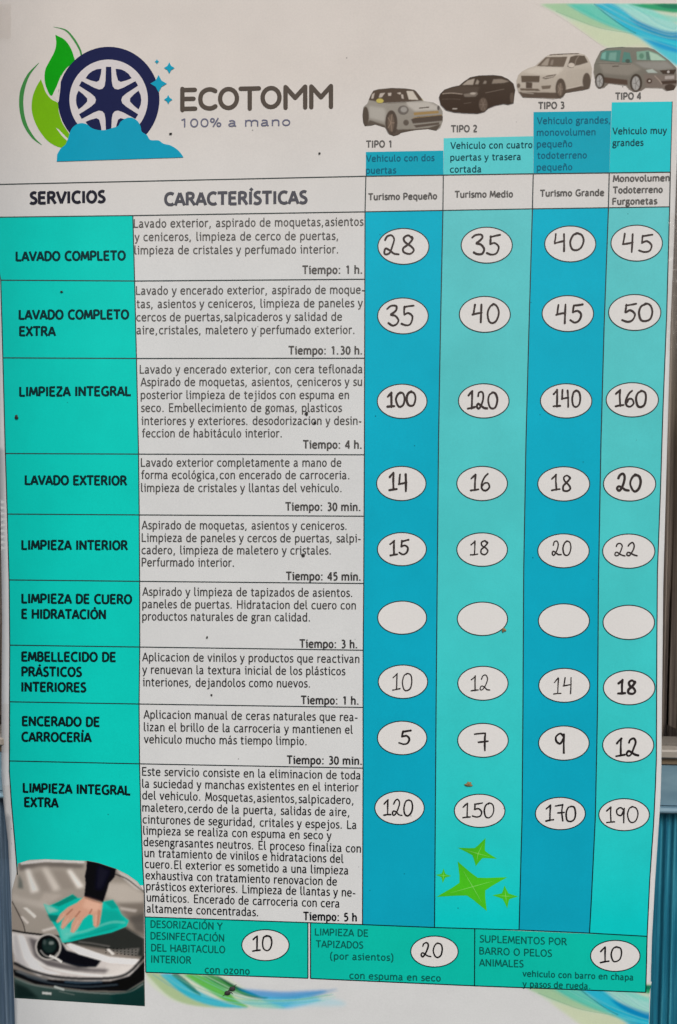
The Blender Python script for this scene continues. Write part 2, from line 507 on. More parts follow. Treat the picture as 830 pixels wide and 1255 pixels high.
# printed rules of the table
s = Sheet(); W = 1.25; z = 0
rows = [[(-14, 226.5), (0, 226), (448, 216), (652, 213), (821.7, 211)],
        [(-13, 266.4), (163, 264.2), (447.6, 259.6), (652.7, 256), (820.8, 253.5)],
        [(1.2, 343.4), (165.2, 344.4), (447, 342.2)], [(3.8, 438.6), (167.4, 439.3), (447, 439)],
        [(6.8, 555.8), (170, 556.5), (446.8, 557.3)], [(9.2, 630), (170.8, 631), (446.4, 632.6)],
        [(11.4, 710.7), (171.3, 712.4), (446, 715)], [(12.2, 790.6), (171.5, 792.9), (445.3, 796.8)],
        [(11.9, 860), (170.6, 862.7), (445.2, 866.9)], [(11.7, 932.5), (171.2, 936), (445.2, 941.3)],
        [(177.8, 1123.6), (444.5, 1133), (532.7, 1136.6), (636.3, 1139.6), (722.6, 1143.4), (793.2, 1147.4)],
        GREEN_L, B12, B23, B34, B45, B56, B67,
        [(821.7, 211), (824, 124.5)],
        [(178.9, 1191.4), (377.5, 1198.7)], [(380.8, 1199), (581.4, 1208), (791.5, 1216)],
        [(177.8, 1123.6), (178.9, 1191.4)], [(377.5, 1130.5), (377.5, 1198.7)], [(380.8, 1130.7), (380.8, 1199)],
        [(582, 1138.4), (581.7, 1208)], [(793.2, 1147.3), (791.5, 1216)]]
for r in rows:
    r2 = [r[0]]
    for a, b in zip(r[:-1], r[1:]):
        k = max(1, int(math.hypot(b[0] - a[0], b[1] - a[1]) / 8))
        r2 += [(a[0] + (b[0] - a[0]) * i / k, a[1] + (b[1] - a[1]) * i / k) for i in range(1, k + 1)]
    wr = W * (0.7 if r[-1] == (824, 124.5) else 1)
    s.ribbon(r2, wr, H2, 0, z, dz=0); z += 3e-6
s.build('table_rules', [MAT['rule']], poster)

# ---- words
def words(name, mat, lines, cap, w, h=H2, label=None, rounded=False):
    s = Sheet()
    for t, x0, y0, x1, y1 in lines: letter(s, t, x0, y0, x1, y1, cap, w, h, 0, rounded)
    return s.build(name, [MAT[mat]], poster, label)
words('logo_lettering', 'logo_text', [("ECOTO^^", 221, 135.8, 408.5, 131.6)], 28.5, 5.4, rounded=True)
words('logo_slogan', 'logo_small', [("100% a mano", 221.8, 156, 356, 154)], 11.4, 1.75)
words('column_heading', 'head', [("SERVICIOS", 35.4, 250.7, 129.9, 248.7)], 16.6, 3.6)
words('column_heading', 'grey_head', [("CARACTERÍSTICAS", 201.3, 252.4, 377.4, 250)], 17.6, 3.7)
for L in ([("Turismo Pequeño", 450.7, 245.2, 536, 244)], [("Turismo Medio", 556.7, 242.2, 629, 241.6)],
          [("Turismo Grande", 661.3, 240.8, 740.8, 239.8)],
          [("Monovolumen", 751, 222.8, 821, 221.8), ("Todoterreno", 750.5, 236.9, 812.5, 236), ("Furgonetas", 750.5, 250.8, 806, 250)]):
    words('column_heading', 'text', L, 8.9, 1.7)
for L in ([("TIPO 1", 448, 180.8, 480, 180.4)], [("TIPO 2", 552, 162, 585.5, 161.6)], [("TIPO 3", 659, 133.6, 692, 133)], [("TIPO 4", 753.5, 122, 786.6, 121.6)]):
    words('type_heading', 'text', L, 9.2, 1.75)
words('type_caption', 'navy_text', [("Vehiculo con dos", 448.5, 198, 533, 197), ("puertas", 448.5, 212.6, 486, 212.2)], 8.6, 1.35)
words('type_caption', 'pale_text', [("Vehiculo con cuatro", 552, 182.3, 652.7, 181.3), ("puertas y trasera", 552, 196.8, 639, 195.8), ("cortada", 551.5, 211.4, 590.5, 211)], 8.8, 1.35)
words('type_caption', 'navy_text', [("Vehiculo grandes,", 658, 152, 748, 150.9), ("monovolumen", 658, 166.2, 730, 165.5), ("pequeño", 658, 180.4, 701.6, 180), ("todoterreno", 658, 194.4, 719.4, 193.8), ("pequeño", 658, 208.7, 701.6, 208.3)], 8.8, 1.35)
words('type_caption', 'pale_text', [("Vehiculo muy", 750.5, 164.6, 817.7, 163.6), ("grandes", 750.5, 179, 789, 178.5)], 8.8, 1.35)

SERV = [[("LAVADO COMPLETO", 19.2, 320.2, 154.5, 319.2)],
        [("LAVADO COMPLETO", 23, 391.7, 158.6, 391.4), ("EXTRA", 23.6, 412, 69.2, 412)],
        [("LIMPIEZA INTEGRAL", 23.6, 486, 162, 485.3)],
        [("LAVADO EXTERIOR", 30.4, 594.3, 156.6, 595)],
        [("LIMPIEZA INTERIOR", 26.3, 673.8, 157.6, 674.3)],
        [("LIMPIEZA DE CUERO", 26.3, 739.4, 162.3, 740.4), ("E HIDRATACIÓN", 26.3, 758.3, 130.2, 759)],
        [("EMBELLECIDO DE", 26.3, 810.6, 143.4, 811.2), ("PRÁSTICOS", 26.3, 829, 100.9, 829.5), ("INTERIORES", 26.3, 847.7, 106.3, 848.4)],
        [("ENCERADO DE", 27, 889.7, 123.5, 890.7), ("CARROCERÍA", 26.3, 908.9, 113, 909.6)],
        [("LIMPIEZA INTEGRAL", 28, 971.3, 161.3, 974.7), ("EXTRA", 29.7, 988.9, 72.5, 989.9)]]
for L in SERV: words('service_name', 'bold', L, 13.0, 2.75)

DESC = [[("Lavado exterior, aspirado de moquetas,asientos", 163.5, 278.8, 446, 276.3), ("y ceniceros, limpieza de cerco de puertas,", 164.3, 295.2, 414.5, 293.6), ("limpieza de cristales y perfumado interior.", 164.3, 311.4, 414.5, 310.2)],
 [("Lavado y encerado exterior, aspirado de moque-", 166.2, 361, 447.6, 359.6), ("tas, asientos y ceniceros, limpieza de paneles y", 166.2, 377.3, 445, 376), ("cercos de puertas,salpicaderos y salidad de", 166.6, 393.5, 419.5, 392.7), ("aire,cristales, maletero y perfumado exterior.", 167, 409.3, 434.5, 408.9)],
 [("Lavado y encerado exterior, con cera teflonada", 170.8, 457.5, 445, 457), ("Aspirado de moquetas, asientos, ceniceros y su", 171.6, 472.9, 444, 472.5), ("posterior limpieza de tejidos con espuma en", 172, 488.7, 428, 488.7), ("seco. Embellecimiento de gomas, plasticos", 172, 504.5, 419.5, 504.5), ("interiores y exteriores. desodorizacion y desin-", 172.2, 520.5, 443.8, 520.3), ("feccion de habitáculo interior.", 173, 535.7, 345.5, 535.7)],
 [("Lavado exterior completamente a mano de", 172.2, 571.6, 418.7, 571.7), ("forma ecológica,con encerado de carroceria.", 172, 586.7, 428.3, 587), ("limpieza de cristales y llantas del vehiculo.", 172.4, 602.5, 418.7, 602.8)],
 [("Aspirado de moquetas, asientos y ceniceros.", 173, 648.3, 424.9, 649), ("Limpieza de paneles y cercos de puertas, salpi-", 173.2, 663.7, 443, 664.5), ("cadero, limpieza de maletero y cristales.", 173, 678.8, 405.6, 679.3), ("Perfurmado interior.", 173.2, 693.8, 286.9, 694.2)],
 [("Aspirado y limpieza de tapizados de asientos.", 173.9, 729.7, 431.8, 731.2), ("paneles de puertas. Hidratacion del cuero con", 173.9, 744.9, 436.4, 746.6), ("productos naturales de gran calidad.", 173.9, 760, 380, 761.3)],
 [("Aplicacion de vinilos y productos que reactivan", 173.7, 809.9, 440.7, 812.2), ("y renuevan la textura inicial de los plásticos", 173.7, 825.3, 423.7, 827.2), ("interiones, dejandolos como nuevos.", 173.9, 840.7, 380, 842.2)],
 [("Aplicacion manual de ceras naturales que rea-", 175.4, 880.2, 439, 883.5), ("lizan el brillo de la carroceria y mantienen el", 175.8, 895.6, 433.3, 898.9), ("vehiculo mucho más tiempo limpio.", 175.8, 910.5, 375.9, 912.9)],
 [("Este servicio consiste en la eliminacion de toda", 173.7, 950.2, 442.6, 954.9), ("la suciedad y manchas existentes en el interior", 173.7, 964.9, 440.3, 969.6), ("del vehiculo. Mosquetas,asientos,salpicadero,", 173.9, 979.3, 433.3, 985.3), ("maletero,cerdo de la puerta, salidas de aire,", 173.9, 994.2, 428.3, 1000), ("cinturones de seguridad, critales y espejos. La", 174.3, 1008.8, 437.6, 1015.7), ("limpieza se realiza con espuma en seco y", 175, 1022.4, 406.7, 1028.6), ("desengrasantes neutros. El proceso finaliza con", 175.4, 1036.4, 442.6, 1044.6), ("un tratamiento de vinilos e hidratacions del", 176.6, 1049.9, 421.8, 1057.2), ("cuero.El exterior es sometido a una limpieza", 177, 1063.4, 427.6, 1071.5), ("exhaustiva con tratamiento renovacion de", 177.8, 1077.2, 413.3, 1085), ("prásticos exteriores. Limpieza de llantas y ne-", 178.7, 1090.6, 436.4, 1098.6), ("umáticos. Encerado de carroceria con cera", 179.3, 1104.4, 416.8, 1112), ("altamente concentradas.", 179.3, 1117.9, 316.5, 1122.6)]]
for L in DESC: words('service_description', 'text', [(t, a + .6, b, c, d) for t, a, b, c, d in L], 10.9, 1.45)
TIME = [("Tiempo: 1 h.", 369.7, 335.7, 444, 335.3), ("Tiempo: 1.30 h.", 352.8, 434.3, 444, 434.3), ("Tiempo: 4 h.", 370.5, 549.6, 443.4, 549.8), ("Tiempo: 30 min.", 349, 625.6, 441.8, 626.1), ("Tiempo: 45 min.", 349.7, 710.8, 442.2, 711.5), ("Tiempo: 3 h.", 366.3, 793.6, 438, 794.4), ("Tiempo: 1 h.", 368, 862.7, 439.5, 863.5), ("Tiempo: 30 min.", 350.8, 936, 443.7, 937.2), ("Tiempo: 5 h", 370.9, 1127.5, 437.6, 1129.2)]
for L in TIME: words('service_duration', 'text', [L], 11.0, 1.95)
words('footer_text', 'foot_text', [("DESORIZACIÓN Y", 184.6, 1136.6, 273.5, 1139.4), ("DESINFECTACIÓN", 184.6, 1150.9, 275, 1153.8), ("DEL HABITACULO", 185.4, 1165.5, 276.3, 1168), ("INTERIOR", 185.4, 1179.5, 235, 1180.9), ("con ozono", 251, 1192.3, 306.3, 1194.2)], 9.6, 1.55)
words('footer_text', 'foot_text', [("LIMPIEZA DE", 386, 1146, 452, 1147.6), ("TAPIZADOS", 386.5, 1160.7, 445.5, 1162.3), ("(por asientos)", 404.6, 1175.4, 482.4, 1177.4), ("con espuma en seco", 428.3, 1199.2, 540.4, 1202.6)], 9.2, 1.5)
words('footer_text', 'foot_text', [("SUPLEMENTOS POR", 587.5, 1154.5, 695.2, 1158.2), ("BARRO O PELOS", 587.5, 1169.2, 676.8, 1172.5), ("ANIMALES", 587, 1183.7, 642, 1185.3)], 9.4, 1.5)
words('footer_text', 'foot_text', [("vehiculo con barro en chapa", 640.3, 1196.5, 776.8, 1201.3), ("y pasos de rueda.", 640.3, 1209.2, 723.5, 1212)], 8.4, 1.4)

# ---- price ovals with handwritten figures
HAND = {
 '0': [(0.95, "s .55,1 .22,.88 .04,.5 .18,.1 .5,0 .84,.16 .97,.55 .84,.9 .5,1 .42,.96")],
 '1': [(0.72, "l .05,.74 .58,1;s .58,1 .55,.6 .54,.02;l .02,.0 .98,.06")],
 '2': [(1.0, "s .16,.74 .28,.94 .55,1 .72,.8 .62,.45 .38,.1 .14,0 .03,.12 .16,.28 .42,.2 .7,.06 1,.02")],
 '3': [(0.95, "s .02,.84 .3,.98 .72,.97 .8,.82 .6,.66 .36,.56 .7,.5 .98,.28 .8,.04 .45,0 .14,.1")],
 '4': [(0.95, "l .16,1 .06,.47;l .03,.46 .78,.56;l .74,1 .72,0")],
 '5': [(0.95, "l 1,1 .3,.92;l .3,.94 .24,.55;s .24,.54 .6,.62 .9,.42 .78,.1 .4,0 .02,.1")],
 '6': [(0.8, "s .8,1 .4,.78 .1,.35 .2,.05 .6,0 .92,.2 .8,.45 .45,.46 .16,.26")],
 '7': [(0.85, "l .0,.92 .78,1;s .78,1 .76,.55 .84,0;l .3,.5 1,.52")],
 '8': [(0.85, "s .86,.82 .55,1 .2,.86 .3,.62 .72,.42 .92,.2 .6,0 .18,.08 .16,.32 .52,.54 .86,.82 .8,.9")],
 '9': [(0.8, "s .84,.86 .5,1 .12,.84 .16,.58 .5,.5 .8,.74 .86,.9;s .86,.95 .84,.5 .82,0")],
}
def handwrite(sh, text, x0, y0, x1, y1, w, h):
    """marker figures inside the box x0..x1, y0..y1"""
    ws = [HAND[c][0][0] for c in text]
    gap = 0.17 if len(text) == 2 else 0.13
    unit = (x1 - x0 - w) / (sum(ws) + gap * (len(ws) - 1))
    x = x0 + w / 2
    for ch, cw in zip(text, ws):
        dy, sl, sc = random.uniform(-.03, .05), random.uniform(-.06, .06), random.uniform(.94, 1.0)
        z = 0
        for part in HAND[ch][0][1].split(';'):
            k, *pp = part.split()
            pts = []
            for q in pp:
                a, b = (float(t) for t in q.split(','))
                a += random.uniform(-.03, .03); b += random.uniform(-.025, .025)
                pts.append((x + (a + sl * (b - .5)) * cw * unit, y1 - w / 2 - (b * sc + dy) * (y1 - y0 - w)))
            if k == 's': pts = spline(pts, 5)
            else: pts = spline([pts[0], ((pts[0][0] + pts[-1][0]) / 2 + random.uniform(-.3, .3), (pts[0][1] + pts[-1][1]) / 2 + random.uniform(-.3, .3)), pts[-1]], 3)
            z = sh.ribbon(pts, w, h, 0, z, cap=True, w2=[random.uniform(.8, 1.15) for _ in range(5)])
        x += (cw + gap) * unit

def price_oval(cx, cy, rx, ry, text=None, box=None, w=2.1):
    s = Sheet()
    s.poly(ellipse(cx, cy, rx, ry, 56), H2, 0, 6)
    ring = ellipse(cx, cy, rx, ry, 56); ring.append(ring[0])
    s.ribbon(ring, 1.25, H2 + 0.00006, 1, 0, 0)
    o = s.build('price_oval', [MAT['oval'], MAT['rule']], poster,
                ('white oval with the handwritten price %s' % text) if text else 'white oval left empty')
    if text:
        t = Sheet(); handwrite(t, text, *box, w, H3 + 0.00008)
        t.build('handwritten_price', [MAT['marker']], o)

OVALS = [
 (494.6, 302, 31.3, 22, "28", (468.6, 286, 509.5, 313), 2.4), (596.7, 300.5, 31.3, 22, "35", (577, 286, 614, 313), 2.5), (699, 299, 31.3, 22, "40", (678, 285, 716.5, 309), 2.3), (780.4, 298, 31.5, 22, "45", (761.5, 285, 801, 310), 2.2),
 (494, 387.2, 31, 22, "35", (473, 373, 508, 400), 2.4), (594.3, 385.3, 31.2, 22, "40", (578, 371, 613, 397), 2.6), (696, 384.3, 31.5, 22, "45", (680.5, 372, 715, 397), 2.5), (778, 383, 32, 22, "50", (761, 371, 801, 395.5), 2.5),
 (493, 491.8, 30.5, 21, "100", (473.5, 479, 511, 500), 2.8), (593, 491.3, 31, 21, "120", (572.5, 478, 611, 502), 2.6), (694, 491.3, 31.5, 21, "140", (677, 477, 713, 500.5), 2.4), (775, 490, 32, 21, "160", (753, 477, 793.5, 500), 2.6),
 (492, 592.5, 30.3, 21, "14", (476, 579, 502, 603), 2.7), (591, 592.5, 31, 21, "16", (576, 580, 601.5, 603), 2.3), (691, 593, 31.8, 21, "18", (675, 579.5, 701.5, 602.5), 2.3), (771.7, 593, 32, 21, "20", (754.5, 579.5, 787, 603.5), 2.9),
 (492.7, 673, 30, 20.3, "15", (477, 660, 502.5, 681), 2.4), (591, 673.5, 31, 20.5, "18", (576, 662, 599.8, 681), 1.8), (690.7, 675, 31.5, 20.8, "20", (675.5, 662, 701, 681.5), 1.8), (770.7, 675.4, 32, 21, "22", (752.5, 664, 781.5, 682), 1.8),
 (493, 756.9, 30, 20.3), (591.4, 758.3, 30.8, 20.5), (691.2, 760.7, 31.3, 20.8), (770.7, 762.7, 31.6, 21),
 (494, 835.4, 30.3, 20.5, "10", (480.5, 824, 506, 847), 1.6), (592, 837.3, 30.8, 20.8, "12", (576.5, 826.5, 601.5, 847.5), 1.7), (691.7, 839.8, 31.3, 20.8, "14", (678, 828.5, 703.5, 851), 1.6), (771.2, 842.7, 31.6, 21, "18", (756, 831.5, 781, 852), 2.9),
 (493, 904.3, 30.3, 20.6, "5", (488.5, 893.5, 504.8, 914), 2.4), (592, 907.2, 31, 20.8, "7", (580.5, 897, 599, 922), 2.3), (691.2, 910.6, 31, 21, "9", (679, 896.5, 694.5, 924), 2.5), (770, 913, 31.3, 21, "12", (754, 902, 784, 927), 2.6),
 (489.8, 990, 30.3, 20.3, "120", (469.5, 978.5, 507, 1000), 2.0), (588, 993.5, 31, 20.3, "150", (566.5, 982.5, 606.5, 1003), 1.9), (686.9, 996.9, 30.6, 19.8, "170", (668, 985.5, 707, 1007), 2.0), (765, 998.3, 31, 19.6, "190", (742, 987.5, 783, 1009), 1.9),
 (325.5, 1158.2, 29, 19, "10", (309, 1145.5, 334.5, 1166), 2.1), (532.6, 1166, 29, 19, "20", (515, 1154.5, 543.5, 1174), 2.0), (754.2, 1171.3, 30.3, 19, "10", (735, 1159, 763, 1180), 2.0)]
for o in OVALS: price_oval(*o)

# ---- the logo: wheel, leaves, foam, sparkles
def lg(pts): return [(20 + x / 3.952, 25 + y / 3.952) for x, y in pts]
logo = Sheet(); logo.poly(lg(ellipse(448, 382, 246, 254, 72)), H1 + 4e-5, 0, 8)
wheel = logo.build('logo_wheel', [MAT['navy']], poster)
s = Sheet(); s.poly(lg(ellipse(448, 384, 190, 194, 64)), H2, 0, 8)
s.build('rim', [MAT['rim']], wheel)
s = Sheet(); pts = []
for k in range(6):                                   # six dark spokes meeting in a hub
    a = math.radians(90 + 60 * k)
    for da, r in ((-4.6, 158), (4.6, 158)):
        pts.append((448 + r * math.cos(a + math.radians(da)) , 386 - r * 1.02 * math.sin(a + math.radians(da))))
    for da, r in ((9.5, 92), (17, 68), (30, 61), (43, 68), (50.5, 92)):
        b = a + math.radians(da)
        pts.append((448 + r * math.cos(b), 386 - r * 1.02 * math.sin(b)))
s.poly(lg(pts), H3, 0, 6)
for k in range(6):
    a = math.radians(60 * k)
    tri = []
    for da, r in ((-17, 152), (-8, 157), (0, 158), (8, 157), (17, 152), (13, 128), (4, 104), (-4, 104), (-13, 128)):
        b = a + math.radians(da)
        tri.append((448 + r * math.cos(b), 386 - r * 1.02 * math.sin(b)))
    s.poly(lg(tri), H3, 0, 6)
s.build('spoke', [MAT['navy']], wheel)
s = Sheet()
s.poly(lg(spline([(190, 70), (232, 92), (262, 130), (280, 178), (283, 205), (250, 225), (222, 262), (200, 310), (172, 365), (150, 335), (138, 290), (141, 240), (160, 200), (186, 150), (194, 110), (190, 70)], 4)[:-1]), H1, 0, 6)
s.build('logo_leaf', [MAT['leaf']], poster)
s = Sheet()
s.poly(lg(spline([(120, 285), (98, 322), (80, 370), (75, 430), (90, 490), (120, 545), (160, 590), (215, 616), (260, 605), (262, 560), (225, 500), (206, 440), (204, 402), (170, 382), (143, 348), (130, 312), (120, 285)], 4)[:-1]), H1, 0, 6)
s.build('logo_leaf', [MAT['lime']], poster)
s = Sheet()
s.poly(lg([(192, 520), (206, 528), (252, 575), (246, 583), (222, 560)]), H1 + 5e-5, 0, 6)
s.build('leaf_highlight', [MAT['paper']], poster)
s = Sheet()
s.poly(lg([(176, 362), (190, 385), (206, 395), (214, 330), (218, 265), (196, 320)]), H1 + 5e-5, 0, 6)
s.build('leaf_highlight', [MAT['paper']], poster)
s = Sheet()
s.ribbon(lg(spline([(180, 31), (240, 48), (280, 92), (308, 140), (316, 168)], 6)), 2.6, H1, 0, 0, 0, w2=[.1, .7, 1, .9, .8])
s.build('logo_arc', [MAT['vein']], poster)
s = Sheet()
s.ribbon(lg(spline([(110, 206), (60, 264), (30, 340), (25, 420), (42, 500), (80, 565), (124, 604)], 6)), 5.2, H1, 0, 0, 0, w2=[.1, .6, 1, 1, .9, .6, .1])
s.build('logo_arc', [MAT['vein']], poster)
s = Sheet()
foam = [(197, 684), (199, 650), (215, 622), (240, 602)] + spline([(252, 575), (262, 540), (275, 518), (296, 503), (320, 498), (345, 505), (366, 522), (400, 532), (436, 531), (472, 520), (494, 512), (506, 492), (530, 476), (560, 472), (588, 488), (603, 514), (609, 540), (634, 556), (650, 580), (690, 582), (714, 598), (745, 605), (775, 622), (796, 642), (811, 664)], 3)
s.poly(lg(foam), H4, 0, 6)
s.build('logo_foam', [MAT['foam']], poster)
for cx, cy, r in ((682, 200, 11), (742, 231, 26), (690, 307, 40), (737, 384, 21)):
    pts = []
    for k in range(4):
        a = k * math.pi / 2
        pts.append((cx + r * math.cos(a), cy + r * 1.05 * math.sin(a)))
        pts.append((cx + .52 * r * math.cos(a + math.pi / 4), cy + .52 * r * math.sin(a + math.pi / 4)))
    s = Sheet(); s.poly(lg(pts), H4, 0, 6); s.build('logo_sparkle', [MAT['foam']], poster)

# ---- green stars on the second price column
def st(pts): return [(430 + x / 2.075, 860 + y / 2.075) for x, y in pts]
for tips, c in (([(343, 346), (372, 399), (318, 418), (272, 371)], (324, 386)),
                ([(272, 406), (398, 446), (346, 532), (218, 496)], (310, 470)),
                ([(236, 424), (256, 443), (234, 461), (216, 440)], (236, 442)),
                ([(391, 467), (426, 495), (398, 525), (360, 492)], (394, 494))):
    pts = []
    for k in range(4):
        a, b = tips[k], tips[(k + 1) % 4]
        m = ((a[0] + b[0]) / 2, (a[1] + b[1]) / 2)
        pts.append(a)
        for t, f in ((.25, .30), (.5, .42), (.75, .30)):
            q = (a[0] + (b[0] - a[0]) * t, a[1] + (b[1] - a[1]) * t)
            pts.append((q[0] + (c[0] - q[0]) * f * 1.15, q[1] + (c[1] - q[1]) * f * 1.15))
    s = Sheet(); s.poly(st(pts), H2, 0, 5)
    z = 0
    for t in tips:
        q = (c[0] + (t[0] - c[0]) * .62, c[1] + (t[1] - c[1]) * .62)
        z = s.ribbon(st([c, q]), .8, H3, 1, z, w2=[1, .2])
    s.build('green_star', [MAT['star'], MAT['star_line']], poster)

# ------------------------------------------------------------------ printed pictures, coloured point by point
class Picture:
    """a small canvas (origin, units per layout unit) whose colours the printed meshes take up"""
    def __init__(self, ox, oy, k, w, h, bg=PAPER_RGB, sub=0.5):
        self.ox, self.oy, self.k, self.sub = ox, oy, k, sub
        self.h, self.w = int(h * sub), int(w * sub)
        self.img = np.empty((self.h, self.w, 3)); self.img[:] = [lin(c) for c in bg]
        g = np.stack(np.meshgrid(np.arange(self.w) + .5, np.arange(self.h) + .5), -1) / sub
        self.g = g.reshape(-1, 2)
    def mask(self, poly, soft=0):
        m = inside(self.g, poly).reshape(self.h, self.w).astype(float)
        return self.blur(m, soft) if soft else m
    @staticmethod
    def blur(m, r):
        r = max(1, int(r)); k = np.exp(-np.linspace(-2, 2, 2 * r + 1) ** 2); k /= k.sum()
        p = [(r, r), (r, r)] + [(0, 0)] * (m.ndim - 2)
        q = np.pad(m, p, mode='edge')
        q = sum(k[i] * q[i:i + m.shape[0]] for i in range(2 * r + 1))
        return sum(k[i] * q[:, i:i + m.shape[1]] for i in range(2 * r + 1))
    def paint(self, poly, rgb, soft=2, a=1.0, rgb2=None, axis=(0, 1), streak=0, clip=None):
        m = self.mask(poly, soft) * a
        if clip is not None: m = m * clip
        c = np.array([lin(x) for x in rgb])
        if rgb2 is not None:
            c2 = np.array([lin(x) for x in rgb2])
            pr = self.g @ np.array(axis, float); q = np.array(poly) @ np.array(axis, float)
            t = np.clip((pr - q.min()) / (q.max() - q.min()), 0, 1).reshape(self.h, self.w, 1)
            c = c * (1 - t) + c2 * t
        self.img = self.img * (1 - m[..., None]) + c * m[..., None]
    def line(self, pts, wd, rgb, soft=1, a=1.0):
        p = np.array(spline(pts, 6)); t = np.gradient(p, axis=0); t /= np.hypot(t[:, 0], t[:, 1])[:, None]
        nv = np.stack([-t[:, 1], t[:, 0]], 1) * wd / 2
        self.paint(np.vstack([p + nv, (p - nv)[::-1]]).tolist(), rgb, soft, a)
    def dot(self, cx, cy, rx, ry, rgb, soft=2, a=1.0): self.paint(ellipse(cx, cy, rx, ry, 28), rgb, soft, a)
    def uv(self, pts): return [(self.ox + x / self.k, self.oy + y / self.k) for x, y in pts]
    def mesh(self, name, polys, parent, h, step, label=None):
        s = Sheet()
        if isinstance(polys[0], tuple): polys = [polys]
        for poly in polys:
            uv, fc = fill(self.uv(poly), step)
            a = np.array(uv)
            x = np.clip(((a[:, 0] - self.ox) * self.k * self.sub), 0, self.w - 1.01)
            y = np.clip(((a[:, 1] - self.oy) * self.k * self.sub), 0, self.h - 1.01)
            xi, yi = np.clip(x - .5, 0, self.w - 2).astype(int), np.clip(y - .5, 0, self.h - 2).astype(int)
            fx, fy = np.clip(x - .5 - xi, 0, 1)[:, None], np.clip(y - .5 - yi, 0, 1)[:, None]
            I = self.img
            c = (I[yi, xi] * (1 - fx) + I[yi, xi + 1] * fx) * (1 - fy) + (I[yi + 1, xi] * (1 - fx) + I[yi + 1, xi + 1] * fx) * fy
            s.add(uv, fc, h, 0, None, np.clip((c - 0.010) * GAIN, .004, .86))
        return s.build(name, [MAT['picture']], parent, label)

def E(cx, cy, rx, ry, n=26): return ellipse(cx, cy, rx, ry, n)

# car one: small silver three-door with a dark roof
p = Picture(440, 90, 7.545, 830, 604)
body = [(90, 245), (75, 280), (40, 310), (33, 380), (38, 450), (55, 488), (110, 484), (150, 472), (240, 500), (280, 560), (320, 580), (360, 570), (395, 548), (520, 524), (640, 514), (715, 530), (755, 500), (778, 440), (776, 350), (745, 300), (690, 268), (600, 255), (560, 200), (515, 150), (420, 136), (300, 133), (180, 144), (135, 158), (108, 195)]
p.paint(body, (152, 147, 139), 3, 1, (134, 128, 118), (0, 1))
p.paint([(95, 300), (230, 320), (250, 350), (240, 450), (95, 410)], (172, 168, 160), 14, .8)
p.paint([(440, 265), (640, 262), (740, 310), (730, 340), (520, 350), (450, 300)], (186, 181, 173), 12, .8)
p.paint([(90, 245), (130, 163), (180, 148), (300, 136), (420, 140), (500, 150), (530, 165), (592, 250), (450, 262), (230, 272)], (84, 72, 62), 3)
for q in ([(183, 225), (195, 186), (242, 180), (212, 222)], [(268, 182), (300, 180), (298, 208), (272, 208)], [(350, 182), (384, 175), (390, 190), (378, 196)], [(390, 195), (408, 196), (416, 236), (396, 232)], [(114, 235), (122, 195), (146, 180), (134, 235)]):
    p.paint(q, (186, 176, 165), 3, .9)
p.paint([(440, 165), (498, 164), (550, 246), (462, 242)], (192, 184, 172), 3)
p.dot(194, 255, 34, 22, (186, 172, 92), 3); p.dot(600, 235, 16, 16, (190, 176, 110), 6, .7)
p.paint([(100, 432), (240, 478), (250, 510), (110, 484), (60, 488)], (92, 84, 75), 5)
p.paint([(370, 520), (520, 515), (640, 505), (756, 470), (720, 530), (520, 530), (360, 575)], (86, 77, 68), 4)
p.paint([(330, 500), (380, 530), (400, 552), (330, 590), (270, 560)], (88, 78, 70), 5)
p.dot(300, 455, 56, 114, (80, 70, 62), 4); p.dot(62, 400, 30, 92, (84, 75, 66), 4)
p.dot(296, 458, 30, 78, (112, 98, 86), 6, .8)
for k in range(5): p.line([(296, 458), (296 + 34 * math.cos(k * 1.26), 458 + 84 * math.sin(k * 1.26))], 7, (146, 128, 112), 2, .7)
p.dot(410, 340, 50, 42, (104, 98, 92), 3); p.dot(415, 335, 30, 26, (150, 146, 140), 5); p.dot(735, 320, 12, 22, (90, 84, 80), 3)
p.paint([(505, 362), (735, 345), (740, 368), (510, 388)], (150, 124, 82), 3)
p.paint([(482, 425), (540, 402), (762, 384), (778, 400), (772, 438), (500, 464)], (82, 72, 64), 4); p.line([(500, 412), (620, 400), (770, 384)], 5, (150, 124, 82), 2)
p.paint([(505, 480), (742, 452), (742, 474), (530, 502)], (88, 78, 70), 3); p.dot(436, 456, 26, 28, (92, 84, 76), 4)
p.paint([(550, 318), (650, 308), (650, 318), (560, 326)], (80, 70, 62), 2); p.line([(250, 280), (330, 276), (440, 270)], 4, (112, 104, 96), 2)
car = p.mesh('car_picture', body, poster, H2, .75, 'printed picture of a small silver car with a dark roof')
p.mesh('windows', [(90, 245), (130, 163), (180, 148), (300, 136), (420, 140), (500, 150), (530, 165), (592, 250), (450, 262), (230, 272)], car, H3, .75)
p.mesh('wheel', E(300, 455, 56, 114), car, H3, .75); p.mesh('wheel', E(63, 400, 27, 84), car, H3, .75)
p.mesh('headlight', E(410, 340, 50, 42), car, H3, .75)
p.mesh('grille', [(482, 425), (540, 402), (762, 384), (776, 400), (772, 438), (500, 464)], car, H3, .75)
p.mesh('mirror', E(194, 255, 34, 22), car, H4, .75)

